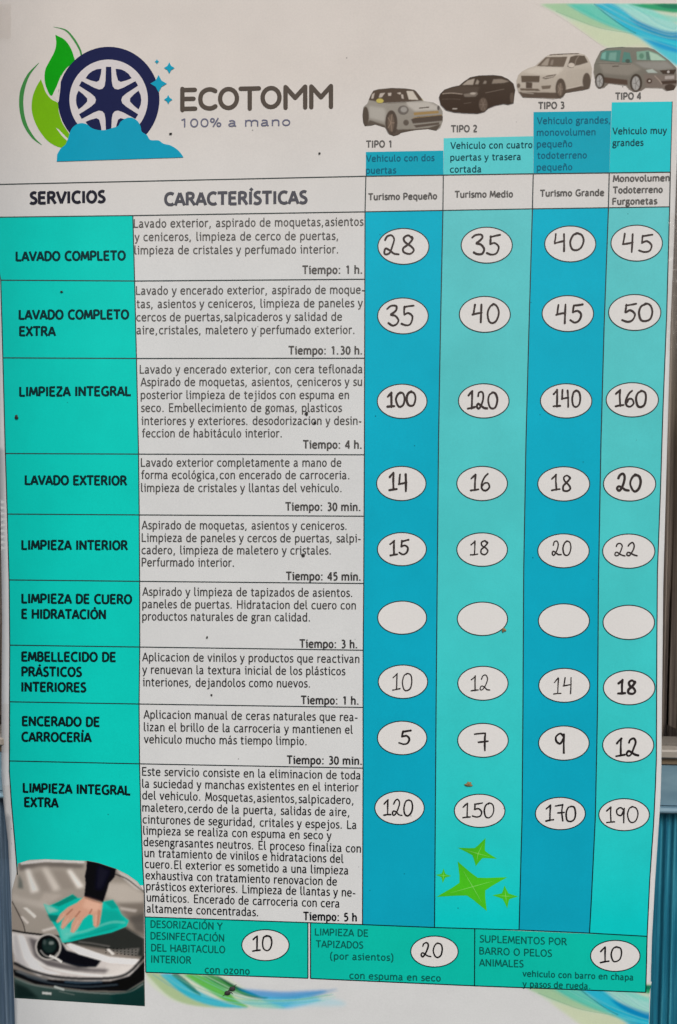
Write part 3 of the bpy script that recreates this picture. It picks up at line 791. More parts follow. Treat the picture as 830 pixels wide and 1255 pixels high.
# car two: low black saloon
p = Picture(530, 80, 7.545, 830, 604)
body = [(58, 300), (70, 265), (110, 225), (180, 200), (250, 185), (290, 150), (350, 110), (430, 94), (560, 89), (640, 98), (700, 125), (752, 170), (768, 230), (758, 300), (752, 355), (700, 370), (660, 362), (580, 378), (520, 402), (482, 436), (420, 452), (300, 448), (200, 440), (125, 420), (75, 370)]
p.paint(body, (70, 59, 50), 3, 1, (60, 48, 40), (0, 1))
p.paint([(110, 228), (250, 190), (440, 200), (420, 250), (280, 262), (100, 262)], (84, 73, 64), 10, .8)
ws = [[(275, 184), (330, 140), (392, 124), (376, 181)], [(394, 178), (414, 130), (434, 150), (424, 178)], [(466, 172), (484, 142), (502, 150), (496, 172)], [(548, 172), (565, 130), (640, 128), (712, 150), (660, 166)]]
for q, c in zip(ws, ((168, 157, 145), (150, 139, 127), (140, 129, 118), (138, 126, 114))): p.paint(q, c, 5, .9)
p.line([(92, 264), (180, 258), (280, 268)], 9, (140, 128, 116), 2); p.paint([(285, 268), (410, 247), (422, 266), (398, 292), (300, 294)], (122, 112, 102), 5, .9); p.dot(375, 262, 26, 10, (168, 158, 147), 3)
p.line([(490, 256), (570, 240), (665, 220)], 6, (108, 96, 86), 3); p.line([(90, 315), (180, 312), (260, 318)], 5, (92, 80, 70), 3)
p.dot(470, 365, 40, 64, (96, 83, 73), 6)
for k in range(6): p.line([(470, 365), (470 + 34 * math.cos(k * 1.05), 365 + 56 * math.sin(k * 1.05))], 6, (124, 110, 98), 2, .7)
p.dot(736, 302, 20, 50, (90, 78, 68), 6); p.line([(186, 404), (230, 403)], 10, (176, 168, 158), 2); p.line([(290, 355), (360, 345)], 5, (98, 86, 76), 3)
car = p.mesh('car_picture', body, poster, H2, .75, 'printed picture of a low black saloon car')
for q in ws: p.mesh('window', q, car, H3, .75)
p.mesh('wheel', E(470, 365, 42, 68), car, H3, .75); p.mesh('wheel', E(736, 302, 20, 52), car, H3, .75)
p.mesh('headlight', [(285, 268), (410, 247), (422, 266), (398, 292), (300, 294)], car, H3, .75)

# car three: white off-roader
p = Picture(625, 55, 7.545, 830, 604)
body = [(230, 195), (290, 140), (348, 95), (400, 82), (540, 77), (640, 77), (692, 88), (722, 120), (747, 170), (762, 220), (757, 300), (742, 402), (690, 418), (520, 445), (470, 494), (400, 502), (300, 494), (120, 488), (78, 440), (62, 390), (60, 330), (75, 280), (110, 245), (170, 213)]
p.paint(body, (186, 177, 165), 3, 1, (166, 156, 143), (0, 1))
p.paint([(110, 250), (240, 205), (500, 212), (440, 280), (280, 280)], (198, 190, 178), 14, .8)
p.paint([(520, 240), (740, 210), (750, 260), (640, 330), (530, 390)], (172, 163, 151), 14, .8)
wsc = [(248, 196), (330, 114), (532, 110), (497, 205)]; wsi = [(530, 202), (560, 112), (610, 97), (690, 100), (722, 162), (640, 187), (600, 192)]
p.paint(wsc, (104, 92, 80), 3); p.paint([(285, 190), (340, 128), (366, 124), (350, 192)], (164, 153, 140), 5, .8); p.paint([(372, 185), (384, 140), (404, 138), (398, 186)], (140, 129, 117), 5, .8)
p.paint(wsi, (94, 83, 72), 3); p.line([(600, 190), (612, 140), (640, 100)], 10, (126, 115, 103), 3); p.dot(568, 190, 30, 22, (190, 180, 168), 3)
p.line([(365, 94), (500, 86), (640, 80)], 9, (92, 80, 70), 2)
gr = [(103, 285), (277, 286), (272, 346), (108, 346)]
p.paint(gr, (92, 80, 68), 3); p.paint([(148, 345), (208, 350), (206, 402), (148, 402)], (84, 72, 62), 4)
hl = [(298, 306), (345, 284), (432, 271), (402, 300), (330, 318)]
p.paint(hl, (108, 97, 86), 3); p.line([(320, 304), (380, 296), (410, 286)], 8, (176, 167, 156), 3)
p.paint([(92, 402), (260, 406), (284, 428), (100, 424)], (100, 88, 76), 4); p.paint([(288, 380), (382, 374), (372, 406), (300, 412)], (110, 98, 86), 4); p.dot(80, 378, 16, 22, (104, 92, 82), 4)
p.paint([(80, 436), (420, 442), (520, 414), (650, 380), (742, 392), (690, 420), (520, 448), (462, 498), (120, 490)], (88, 76, 66), 5)
p.line([(110, 440), (220, 452)], 8, (176, 166, 154), 4, .7)
p.dot(470, 402, 48, 92, (84, 73, 63), 5); p.dot(710, 337, 38, 78, (88, 77, 67), 5); p.dot(464, 412, 24, 58, (118, 104, 92), 6, .8)
for k in range(5): p.line([(464, 412), (464 + 26 * math.cos(k * 1.26), 412 + 60 * math.sin(k * 1.26))], 6, (142, 128, 114), 2, .7)
p.line([(530, 402), (590, 392), (660, 376)], 8, (186, 177, 165), 3)
car = p.mesh('car_picture', body, poster, H2, .75, 'printed picture of a white off-road car')
p.mesh('window', wsc, car, H3, .75); p.mesh('window', wsi, car, H3, .75); p.mesh('grille', gr, car, H3, .75); p.mesh('headlight', hl, car, H3, .75)
p.mesh('wheel', E(470, 402, 48, 92), car, H3, .75); p.mesh('wheel', E(710, 337, 37, 74), car, H3, .75); p.mesh('mirror', E(568, 190, 30, 22), car, H4, .75)

# swooshes: overlapping translucent ribbons of colour
def swoosh_design(p):
    def P_(poly, rgb, soft, a): p.paint(spline(poly + poly[:1], 5), rgb, soft + 2, a)
    P_([(95, 22), (840, 22), (840, 345), (760, 290), (640, 240), (470, 255), (330, 168), (250, 112), (170, 60)], (190, 208, 184), 8, .85)
    P_([(95, 22), (300, 22), (420, 100), (560, 165), (400, 146), (280, 106), (180, 62)], (150, 190, 150), 6, .85)
    P_([(240, 105), (330, 125), (470, 165), (640, 185), (760, 262), (840, 330), (840, 350), (640, 262), (480, 256), (400, 226), (320, 165)], (196, 204, 168), 10, .6)
    P_([(240, 22), (395, 22), (480, 90), (640, 188), (560, 172), (420, 120), (300, 60)], (70, 190, 172), 6, .85)
    P_([(385, 22), (500, 22), (620, 110), (760, 180), (840, 215), (840, 262), (700, 215), (590, 178), (480, 95)], (18, 174, 204), 6, .95)
    P_([(590, 176), (700, 205), (840, 225), (840, 350), (740, 290), (660, 225)], (44, 186, 206), 8, .9)
    P_([(500, 22), (640, 22), (760, 90), (840, 140), (840, 200), (720, 160), (600, 92)], (140, 208, 204), 6, .8)
    P_([(560, 90), (660, 130), (760, 165), (840, 176), (840, 216), (740, 196), (640, 152)], (0, 124, 182), 6, .9)
    P_([(640, 205), (760, 230), (840, 262), (840, 284), (740, 258)], (0, 140, 200), 6, .8)
    P_([(560, 22), (840, 22), (840, 66), (760, 62), (660, 46)], (10, 150, 100), 4, .95)
    P_([(700, 22), (840, 22), (840, 46), (770, 44)], (10, 104, 80), 4, .8)
    P_([(480, 20), (600, 32), (720, 70), (840, 96), (840, 122), (720, 96), (600, 54)], (120, 205, 190), 5, .7)
    p.line([(385, 22), (450, 76), (540, 140), (610, 178)], 5, (30, 116, 120), 2, .8)
    p.line([(180, 60), (300, 108), (420, 150), (600, 182)], 4, (110, 160, 130), 2, .6)
    for k in range(26):                                # fine strands
        a = random.uniform(0, 1); y = random.uniform(-8, 8)
        c = [(120, 200, 190), (20, 140, 180), (180, 222, 210), (90, 180, 150)][k % 4]
        p.line([(200 + 420 * a, 22), (330 + 380 * a, 95 - 20 * a + y), (500 + 260 * a, 165 - 45 * a + y), (700 + 130 * a, 235 - 90 * a + y), (840, 285 - 180 * a + y)], random.uniform(2, 6), c, 3, .28)
p = Picture(640, 0, 4.368, 850, 612, (205, 199, 193))
swoosh_design(p)
sw = [(70, 18), (850, 18), (850, 380), (800, 350), (720, 300), (560, 262), (450, 262), (330, 178), (250, 122), (160, 64)]
p.mesh('swoosh', sw, poster, 0.00006, .8)
# car four sits over that swoosh
q = Picture(720, 45, 7.545, 830, 604)
yy, xx = np.mgrid[0:q.h, 0:q.w]
X = np.clip(((720 + xx / q.sub / 7.545) - 640) * 4.368 * p.sub, 0, p.w - 1).astype(int); Y = np.clip((45 + yy / q.sub / 7.545) * 4.368 * p.sub, 0, p.h - 1).astype(int)
q.img = p.img[Y, X]
body = [(60, 260), (80, 208), (120, 133), (180, 104), (320, 94), (440, 98), (560, 98), (620, 118), (700, 178), (760, 222), (826, 290), (829, 445), (800, 492), (730, 503), (690, 478), (540, 474), (500, 500), (430, 512), (380, 484), (358, 454), (200, 434), (155, 474), (100, 480), (73, 412), (56, 330)]
q.paint(body, (118, 118, 108), 3, 1, (114, 106, 97), (0, 1))
q.paint([(100, 240), (420, 250), (500, 300), (380, 360), (150, 340)], (138, 132, 122), 12, .8)
q.paint([(430, 235), (730, 228), (800, 290), (670, 310), (520, 290)], (142, 140, 134), 12, .8)
w1 = [(116, 214), (130, 150), (170, 128), (312, 126), (296, 236), (180, 224)]; w2 = [(318, 238), (336, 140), (392, 150), (412, 240)]; w3 = [(458, 216), (452, 140), (560, 128), (652, 160), (734, 222)]
for w_ in (w1, w2): q.paint(w_, (84, 128, 118), 3)
q.paint([(125, 200), (138, 155), (172, 140), (165, 210)], (124, 174, 162), 5, .8); q.paint([(195, 215), (205, 150), (270, 145), (262, 222)], (120, 160, 148), 6, .8)
q.paint(w3, (122, 158, 140), 3); q.paint([(588, 220), (572, 140), (640, 165), (722, 220)], (168, 196, 176), 4, .9); q.paint([(545, 214), (540, 140), (566, 138), (582, 218)], (84, 110, 100), 3, .9); q.dot(500, 180, 22, 26, (80, 120, 100), 5, .8)
q.line([(120, 140), (220, 102), (330, 96)], 7, (86, 104, 96), 2); q.dot(372, 226, 22, 18, (74, 88, 80), 3)
q.line([(230, 275), (290, 272)], 10, (84, 78, 70), 3); q.line([(75, 252), (180, 250), (400, 256)], 5, (98, 94, 86), 2)
q.paint([(150, 374), (370, 400), (372, 446), (200, 432), (158, 428)], (82, 66, 56), 5)
q.paint([(520, 345), (680, 352), (829, 350), (829, 470), (540, 470)], (118, 106, 98), 10, .8)
for cx, cy, rx, ry in ((115, 408, 46, 72), (450, 428, 56, 84)):
    q.dot(cx, cy, rx, ry, (66, 58, 50), 4); q.dot(cx - 2, cy + 4, rx * .64, ry * .76, (160, 158, 154), 4)
    for k in range(5): q.line([(cx, cy + 4), (cx + rx * .55 * math.cos(k * 1.26 + .6), cy + 4 + ry * .7 * math.sin(k * 1.26 + .6))], 7, (100, 96, 92), 2, .7)
q.dot(765, 472, 52, 34, (70, 58, 50), 4)
gr = [(668, 312), (822, 304), (802, 345), (700, 347)]
q.paint(gr, (66, 54, 46), 3); q.dot(748, 326, 12, 12, (172, 166, 160), 2)
hl = [(538, 310), (600, 300), (652, 336), (560, 336)]
q.paint(hl, (166, 176, 168), 4); q.paint([(715, 364), (802, 360), (802, 390), (716, 394)], (160, 152, 146), 3)
q.paint([(680, 412), (829, 402), (829, 432), (690, 442)], (70, 56, 48), 4); q.dot(572, 410, 26, 24, (74, 58, 50), 4); q.dot(574, 410, 10, 9, (190, 182, 172), 2)
q.line([(620, 360), (660, 400), (690, 440)], 7, (160, 146, 134), 3); q.line([(160, 480), (360, 494), (700, 505)], 8, (120, 110, 102), 4, .5)
car = q.mesh('car_picture', body, poster, H2, .75, 'printed picture of a grey people carrier over the green swoosh')
for w_ in (w1, w2, w3): q.mesh('window', w_, car, H3, .75)
q.mesh('wheel', E(115, 408, 46, 72), car, H3, .75); q.mesh('wheel', E(450, 428, 56, 82), car, H3, .75); q.mesh('grille', gr, car, H3, .75); q.mesh('headlight', hl, car, H3, .75)

# the same swoosh again under the last footer box, cut by the sheet's edge
p = Picture(618, 1203, 4.368, 850, 420)
swoosh_design(p)
p.mesh('swoosh', [(90, 0), (790, 0), (778, 60), (775, 240), (772, 360), (700, 330), (600, 300), (520, 290), (430, 265), (310, 190), (230, 134), (160, 84)], poster, 0.00006, .8)
# and a mirrored one trailing off to the right under the first box
p = Picture(170, 1185, 2.767, 850, 200, sub=1)
def P_(poly, rgb, soft, a): p.paint(spline(poly + poly[:1], 5), rgb, soft + 3, a)
P_([(22, 30), (260, 20), (330, 55), (400, 95), (500, 130), (330, 140), (200, 132), (110, 110), (40, 60)], (200, 214, 184), 10, .7)
P_([(20, 18), (75, 24), (150, 75), (230, 120), (330, 134), (210, 134), (110, 104)], (150, 180, 120), 6, .7)
P_([(70, 24), (120, 26), (200, 80), (290, 118), (372, 138), (260, 134), (160, 98)], (20, 178, 204), 6, .9)
P_([(110, 26), (140, 26), (210, 92), (190, 88)], (30, 110, 90), 3, .8)
P_([(150, 26), (210, 28), (290, 70), (330, 110), (372, 136), (300, 118), (220, 70)], (80, 180, 60), 5, .9)
P_([(210, 28), (260, 30), (330, 66), (412, 100), (360, 98), (280, 68)], (40, 140, 60), 4, .9)
P_([(260, 30), (280, 36), (350, 74), (420, 102), (330, 76)], (10, 84, 46), 3, .8)
P_([(330, 72), (420, 80), (500, 84), (640, 80), (560, 105), (450, 108), (400, 100)], (0, 140, 206), 9, .8)
P_([(400, 100), (500, 104), (590, 100), (610, 116), (500, 140), (440, 124)], (0, 176, 222), 9, .85)
P_([(330, 112), (420, 116), (500, 140), (400, 136)], (120, 200, 190), 5, .7)
P_([(440, 106), (560, 92), (660, 74), (664, 80), (560, 108)], (60, 140, 190), 6, .45)
P_([(560, 104), (660, 108), (700, 130), (560, 134), (500, 140)], (150, 206, 222), 14, .5)
P_([(300, 80), (380, 96), (440, 104), (400, 108)], (20, 110, 110), 3, .7)
for k in range(18):
    a = random.uniform(0, 1); y = random.uniform(-5, 5)
    p.line([(40 + 210 * a, 26), (130 + 190 * a, 80 - 20 * a + y), (280 + 120 * a, 118 - 15 * a + y), (480 + 60 * a, 126 - 18 * a + y), (620 + 60 * a, 112 - 22 * a + 2 * y)], random.uniform(1.5, 4), [(130, 205, 190), (20, 150, 190), (190, 220, 200), (70, 170, 90)][k % 4], 3, .25)
p.mesh('swoosh', [(12, 4), (300, 14), (420, 55), (560, 66), (670, 48), (710, 62), (770, 140), (600, 160), (420, 164), (220, 158), (90, 136), (10, 90)], poster, 0.00006, .8)

# ---- the photo print: a hand wiping a car bonnet with a teal cloth
p = Picture(0, 1010, 4.15, 780, 940, (0, 197, 184))
frame = [(88, 236), (92, 200), (150, 182), (230, 178), (320, 182), (440, 187), (590, 226), (652, 258), (700, 292), (732, 338), (738, 926), (76, 884), (70, 780), (62, 640), (60, 400), (62, 335)]
p.paint([(0, 170), (780, 170), (780, 940), (0, 940)], (136, 128, 120), 2)
p.paint([(60, 180), (440, 185), (740, 340), (740, 600), (400, 590), (60, 545)], (176, 168, 158), 8, 1, (132, 124, 114), (1, .6))
p.paint([(90, 196), (300, 190), (430, 205), (420, 225), (200, 215), (100, 240)], (90, 84, 80), 10, .8)
p.paint([(100, 190), (230, 178), (430, 186), (430, 198), (230, 192), (110, 206)], (214, 210, 206), 4, .9)
p.paint([(96, 250), (115, 290), (120, 330), (92, 325)], (86, 96, 92), 8, .8)
p.paint([(130, 232), (150, 228), (200, 340), (160, 350)], (232, 226, 218), 11); p.paint([(212, 225), (240, 222), (310, 330), (270, 340)], (214, 206, 196), 13, .9); p.paint([(340, 234), (362, 232), (428, 318), (395, 325)], (234, 228, 220), 10)
p.paint([(165, 250), (215, 235), (275, 340), (215, 345)], (132, 122, 114), 14, .4); p.paint([(260, 228), (330, 235), (390, 330), (310, 330)], (128, 118, 110), 14, .4)
p.paint([(60, 350), (100, 370), (240, 400), (270, 440), (180, 420), (60, 385)], (196, 188, 178), 14, .7)
p.paint([(225, 350), (320, 360), (260, 400), (200, 400)], (190, 180, 170), 10, .6)
p.paint([(60, 400), (105, 450), (128, 540), (110, 548), (60, 545)], (150, 140, 130), 8, .8)
p.paint([(118, 425), (140, 425), (188, 468), (176, 478)], (226, 220, 212), 4); p.paint([(102, 470), (118, 468), (150, 500), (140, 508)], (214, 206, 198), 4); p.paint([(212, 538), (290, 516), (296, 528), (222, 548)], (206, 200, 192), 5)
p.line([(62, 392), (92, 450), (118, 505), (130, 552)], 5, (52, 48, 46), 2)
p.paint([(590, 228), (652, 258), (700, 292), (732, 340), (690, 330), (620, 268)], (200, 196, 190), 6, .9); p.line([(560, 245), (640, 275), (700, 320), (735, 346)], 6, (40, 38, 38), 3)
p.paint([(545, 300), (640, 300), (736, 350), (736, 400), (620, 410), (535, 370)], (190, 182, 172), 14, .8); p.paint([(600, 400), (736, 400), (736, 500), (660, 500)], (118, 110, 102), 10, .8)
p.paint([(610, 420), (700, 435), (690, 448), (615, 436)], (200, 192, 184), 6, .7); p.line([(640, 530), (690, 560), (735, 580)], 6, (210, 204, 198), 3, .8)
p.paint([(300, 600), (430, 570), (640, 520), (736, 580), (736, 680), (560, 640), (400, 615)], (50, 52, 50), 8); p.paint([(560, 640), (710, 630), (700, 668), (640, 664)], (110, 108, 104), 5, .8); p.line([(400, 598), (470, 606), (560, 622)], 6, (120, 118, 114), 4, .6); p.paint([(655, 470), (736, 450), (736, 560), (690, 545)], (70, 68, 66), 12, .7)
for i in range(9):
    for j in range(3): p.dot(540 + i * 19, 628 + j * 13 + i * 1.5, 4, 3, (30, 32, 32), 1)
p.paint([(60, 545), (300, 580), (340, 620), (560, 672), (712, 690), (705, 740), (640, 790), (500, 800), (260, 790), (160, 730), (75, 700)], (206, 200, 196), 6)
p.paint([(60, 556), (120, 566), (170, 690), (230, 740), (320, 762), (200, 770), (110, 720), (70, 650)], (238, 234, 230), 6, .95)
p.paint([(130, 570), (200, 590), (190, 660), (330, 710), (500, 735), (620, 728), (560, 762), (400, 764), (250, 735), (170, 680)], (150, 144, 142), 10, .75)
p.paint([(185, 590), (300, 575), (340, 640), (520, 690), (490, 728), (400, 730), (320, 704), (210, 680)], (20, 26, 34), 5)
p.paint([(335, 612), (360, 606), (560, 678), (712, 688), (704, 716), (560, 706), (400, 660)], (240, 237, 233), 4)
p.paint([(540, 720), (700, 716), (640, 770), (540, 780)], (222, 217, 212), 10, .8)
p.line([(62, 540), (130, 552), (200, 560), (313, 574), (335, 610)], 10, (22, 24, 26), 3)
p.line([(120, 580), (150, 660), (215, 712), (330, 748), (560, 775), (680, 748)], 16, (232, 228, 224), 5, .9)
p.paint([(150, 575), (190, 590), (185, 650), (240, 690), (330, 712), (470, 736), (560, 738), (540, 752), (380, 745), (240, 720), (176, 672)], (84, 80, 82), 8, .85)
p.paint([(66, 560), (90, 562), (120, 680), (160, 735), (90, 715), (70, 650)], (150, 148, 152), 10, .6)
p.line([(70, 705), (170, 748), (300, 778), (500, 786), (640, 764), (736, 672)], 16, (14, 18, 24), 5, .95)
lens = E(246, 624, 58, 60)
p.dot(246, 624, 66, 68, (188, 184, 178), 4); p.paint(lens, (22, 28, 30), 3); p.dot(252, 618, 34, 36, (40, 54, 52), 8); p.dot(262, 604, 12, 9, (120, 132, 128), 4); p.dot(228, 600, 8, 14, (70, 84, 82), 5); p.line([(206, 640), (232, 668), (272, 674), (298, 650)], 7, (150, 148, 144), 3, .8); p.line([(252, 668), (285, 682), (316, 702)], 11, (226, 222, 216), 2)
p.paint([(540, 636), (556, 634), (586, 660), (572, 666)], (216, 212, 206), 3)
p.paint([(66, 735), (150, 762), (220, 786), (420, 800), (560, 798), (660, 770), (738, 690), (738, 792), (645, 850), (450, 848), (180, 815), (72, 772)], (18, 22, 28), 5)
p.line([(90, 745), (170, 778), (240, 792)], 14, (120, 128, 134), 6, .5)
p.line([(330, 800), (420, 806), (520, 800)], 10, (70, 90, 106), 6, .7)
p.line([(140, 775), (260, 808), (430, 826), (600, 816)], 8, (64, 72, 78), 5, .8); p.line([(80, 748), (200, 776), (420, 796)], 5, (110, 112, 112), 3, .7)
p.paint([(70, 775), (180, 818), (450, 852), (640, 854), (738, 795), (738, 930), (70, 900)], (70, 88, 84), 6, 1, (10, 46, 44), (.3, 1))
p.line([(80, 785), (190, 822), (450, 856), (640, 858), (730, 812)], 6, (120, 132, 128), 3, .7)
p.paint([(72, 800), (140, 830), (200, 885), (76, 886)], (22, 30, 30), 10, .8); p.paint([(560, 870), (738, 830), (738, 930), (600, 920)], (8, 52, 50), 12, .8)
p.line([(276, 826), (328, 842)], 10, (176, 184, 180), 3); p.line([(216, 858), (262, 862)], 11, (196, 200, 196), 3); p.line([(300, 850), (380, 868)], 5, (110, 122, 118), 3, .6)
cloth = [(222, 404), (250, 414), (300, 392), (370, 355), (396, 374), (470, 380), (530, 392), (575, 384), (602, 420), (620, 460), (657, 490), (644, 520), (570, 550), (440, 578), (352, 600), (318, 602), (295, 545), (255, 480), (236, 440)]
p.paint(cloth, (24, 186, 170), 3)
p.paint([(265, 412), (372, 357), (396, 375), (302, 418)], (18, 132, 116), 4, .9); p.paint([(240, 460), (300, 462), (292, 500), (258, 492)], (14, 112, 102), 5, .9); p.paint([(222, 404), (262, 420), (300, 440), (250, 452)], (150, 206, 192), 6, .8)
p.paint([(530, 395), (576, 385), (604, 425), (570, 430)], (30, 150, 136), 5, .8); p.paint([(520, 430), (600, 440), (640, 490), (560, 540), (420, 560), (480, 530)], (10, 160, 146), 12, .8)
p.paint([(300, 510), (400, 545), (340, 590), (318, 598)], (100, 210, 194), 10, .8); p.line([(330, 560), (430, 545), (560, 500), (640, 500)], 9, (120, 208, 194), 6, .6); p.line([(350, 580), (470, 556), (600, 520)], 7, (24, 134, 122), 5, .6)
sleeve = [(442, 184), (500, 195), (592, 226), (585, 268), (556, 300), (545, 340), (526, 397), (480, 388), (429, 368), (436, 300), (432, 262), (440, 225)]
p.paint(sleeve, (24, 24, 32), 3); p.paint([(500, 210), (560, 235), (520, 330), (490, 330)], (40, 40, 50), 12, .7)
hand = [(430, 368), (480, 386), (522, 398), (518, 440), (508, 505), (500, 520), (488, 524), (476, 512), (473, 462), (455, 456), (424, 482), (398, 528), (376, 553), (360, 548), (366, 505), (384, 472), (348, 505), (322, 534), (310, 526), (318, 492), (338, 462), (310, 490), (294, 503), (288, 492), (308, 456), (345, 424), (392, 400)]
p.paint(hand, (206, 158, 134), 3); p.paint([(440, 376), (516, 400), (508, 440), (470, 440), (420, 420)], (222, 178, 154), 10, .8); p.paint([(500, 430), (514, 440), (502, 516), (490, 520)], (170, 118, 98), 5, .7)
for a, b in (((384, 472), (410, 440)), ((338, 462), (372, 430)), ((455, 456), (470, 430))): p.line([a, b], 8, (160, 108, 90), 3, .8)
for a, b in (((372, 545), (400, 490)), ((318, 522), (350, 478)), ((298, 494), (330, 456)), ((488, 514), (492, 460))): p.line([a, b], 7, (226, 182, 160), 4, .6)
p.line([(432, 372), (480, 390), (520, 400)], 8, (120, 80, 68), 4, .6)
photo = p.mesh('photo_print', frame, poster, H2, .85, 'printed photograph of a hand wiping a car bonnet')
p.mesh('headlight', lens, photo, H3, .85); p.mesh('cloth', cloth, photo, H3, .85); p.mesh('hand', hand, photo, H4, .8); p.mesh('sleeve', sleeve, photo, H5, .85)

# ------------------------------------------------------------------ dirt lying on the sheet
def clump(name, u, v, ru, rv, th, mat, label, cat, seed):
    r = random.Random(seed); n, rings = 14, 4
    base = P(u, v)
    vs, fs = [], []
    rad = [r.uniform(.6, 1.2) for _ in range(n)]
    for k in range(rings + 1):
        f = math.cos(k / rings * math.pi / 2); hh = th * math.sin(k / rings * math.pi / 2)
        for i in range(n):
            a = 2 * math.pi * i / n
            vs.append(P(u + ru * rad[i] * (f + .02) * math.cos(a), v + rv * rad[i] * (f + .02) * math.sin(a), 0.00055 + hh * r.uniform(.7, 1.1)))
    for k in range(rings):
        for i in range(n):
            j = (i + 1) % n
            fs.append((k * n + i, (k + 1) * n + i, (k + 1) * n + j, k * n + j))
    fs.append(tuple(rings * n + i for i in reversed(range(n)))); fs.append(tuple(range(n)))
    o = build(name, vs, fs, mat, None, None, True, base=base)
    o['label'] = label; o['category'] = cat
    return o
def dirt(name, c1, c2):
    m, n_, l, b = principled(name); b.inputs["Roughness"].default_value = .8
    tc = n_.new("ShaderNodeTexCoord"); nz = n_.new("ShaderNodeTexNoise"); nz.inputs["Scale"].default_value = 900
    l.new(tc.outputs["Object"], nz.inputs["Vector"])
    mx = n_.new("ShaderNodeMix"); mx.data_type = 'RGBA'; mx.inputs["A"].default_value = (*c1, 1); mx.inputs["B"].default_value = (*c2, 1)
    l.new(nz.outputs["Fac"], mx.inputs["Factor"]); l.new(mx.outputs["Result"], b.inputs["Base Color"])
    return m
mud = dirt('dried_mud', (.10, .055, .02), (.42, .30, .13)); soot = dirt('black_dirt', (.012, .012, .012), (.05, .045, .04)); ochre = dirt('ochre_dirt', (.2, .12, .03), (.5, .38, .2))
clump('mud_speck', 574.5, 961, 5.2, 3.2, .0012, mud, 'brown mud speck on the pale turquoise column above the 150 oval', 'speck', 1)
clump('mud_speck', 617.5, 772, 2.6, 3.2, .0008, mud, 'small brown speck at the lower right rim of an empty oval', 'speck', 2)
clump('dirt_crumb', 375.8, 507, 2.4, 2.6, .0008, soot, 'black crumb under the first letter of the word plasticos', 'speck', 3)
clump('dirt_crumb', 386.6, 518, 2.0, 2.6, .0008, soot, 'black crumb on the end of the word desodorizacion', 'speck', 4)
clump('dirt_crumb', 371.6, 680.5, 2.4, 1.8, .0008, soot, 'black crumb under the word cristales', 'speck', 5)
clump('dirt_crumb', 20.4, 511.5, 2.2, 3.4, .0009, soot, 'black crumb on the green column below the words LIMPIEZA INTEGRAL', 'speck', 6)
clump('dirt_crumb', 209.3, 164, 2.2, 1.6, .0007, soot, 'dark crumb right of the logo foam', 'speck', 7)
clump('dirt_crumb', 75.8, 357.6, 1.9, 1.4, .0006, soot, 'dark crumb on the green column above the words LAVADO COMPLETO EXTRA', 'speck', 8)
clump('dirt_crumb', 391.8, 188, 1.6, 1.4, .0006, soot, 'tiny dark crumb on the white paper right of the slogan', 'speck', 9)
clump('dirt_crumb', 254, 781, 1.3, 1.5, .0006, soot, 'tiny dark crumb on white paper left of Tiempo 3 h', 'speck', 10)
clump('dirt_crumb', 259.4, 851.5, 1.3, 1.6, .0006, soot, 'tiny dark crumb on white paper left of Tiempo 1 h, under dejandolos', 'speck', 11)
# the squashed fly on the swoosh: two dark lobes in one body
def fly():
    base = P(282, 1214); vs, fs = [], []
    for (u, v, r, t) in ((285.2, 1210.6, 3.4, .0022), (279.2, 1216, 3.4, .0018)):
        k0 = len(vs); n_, m_ = 12, 7
        for j in range(m_ + 1):
            th = math.pi * j / m_
            for i in range(n_):
                a = 2 * math.pi * i / n_
                vs.append(P(u + r * math.sin(th) * math.cos(a) * 1.15, v + r * .8 * math.sin(th) * math.sin(a), .0005 + t * (1 + math.cos(th)) / 2))
        for j in range(m_):
            for i in range(n_):
                i2 = (i + 1) % n_
                fs.append((k0 + j * n_ + i, k0 + j * n_ + i2, k0 + (j + 1) * n_ + i2, k0 + (j + 1) * n_ + i))
    for (u, v, du, dv) in ((280, 1213, 5, 1.2), (276.5, 1218, -3.5, 2.5), (283, 1215, 3, 3), (287, 1208.5, 3, -2.5)):
        k0 = len(vs); L = math.hypot(du, dv); nx, ny = -dv / L * .35, du / L * .35
        for (a, b, h) in ((u + nx, v + ny, .001), (u - nx, v - ny, .001), (u + du - nx * .4, v + dv - ny * .4, .0006), (u + du + nx * .4, v + dv + ny * .4, .0006)):
            vs.append(P(a, b, h))
        for i in range(4): vs.append(vs[k0 + i] + Vector((0, .0003, 0)))
        fs += [(k0, k0 + 1, k0 + 2, k0 + 3), (k0 + 7, k0 + 6, k0 + 5, k0 + 4)] + [(k0 + i, k0 + 4 + i, k0 + 4 + (i + 1) % 4, k0 + (i + 1) % 4) for i in range(4)]
    o = build('fly', vs, fs, soot, None, None, True, base=base)
    o['label'] = 'small black fly sitting on the green swoosh under the footer box'; o['category'] = 'fly'
fly()

# ------------------------------------------------------------------ clear tape on the sheet's edges
m, n_, l, b = principled('clear_tape_film')
tape_mat = m
tr = n_.new("ShaderNodeBsdfTransparent"); tr.inputs[0].default_value = (.97, .96, .95, 1)
gl = n_.new("ShaderNodeBsdfGlossy"); gl.inputs["Roughness"].default_value = .12; gl.inputs[0].default_value = (.9, .9, .9, 1)
def sheen(n_, l, lo, hi):
    """reflection of a thin clear sheet, the same from both sides"""
    lw = n_.new("ShaderNodeLayerWeight"); lw.inputs["Blend"].default_value = .5
    pw = n_.new("ShaderNodeMath"); pw.operation = 'POWER'; pw.inputs[1].default_value = 4
    ma = n_.new("ShaderNodeMath"); ma.operation = 'MULTIPLY_ADD'; ma.inputs[1].default_value = hi; ma.inputs[2].default_value = lo
    l.new(lw.outputs["Facing"], pw.inputs[0]); l.new(pw.outputs[0], ma.inputs[0])
    return lw, ma.outputs[0]
fr, fr_out = sheen(n_, l, .012, .3)
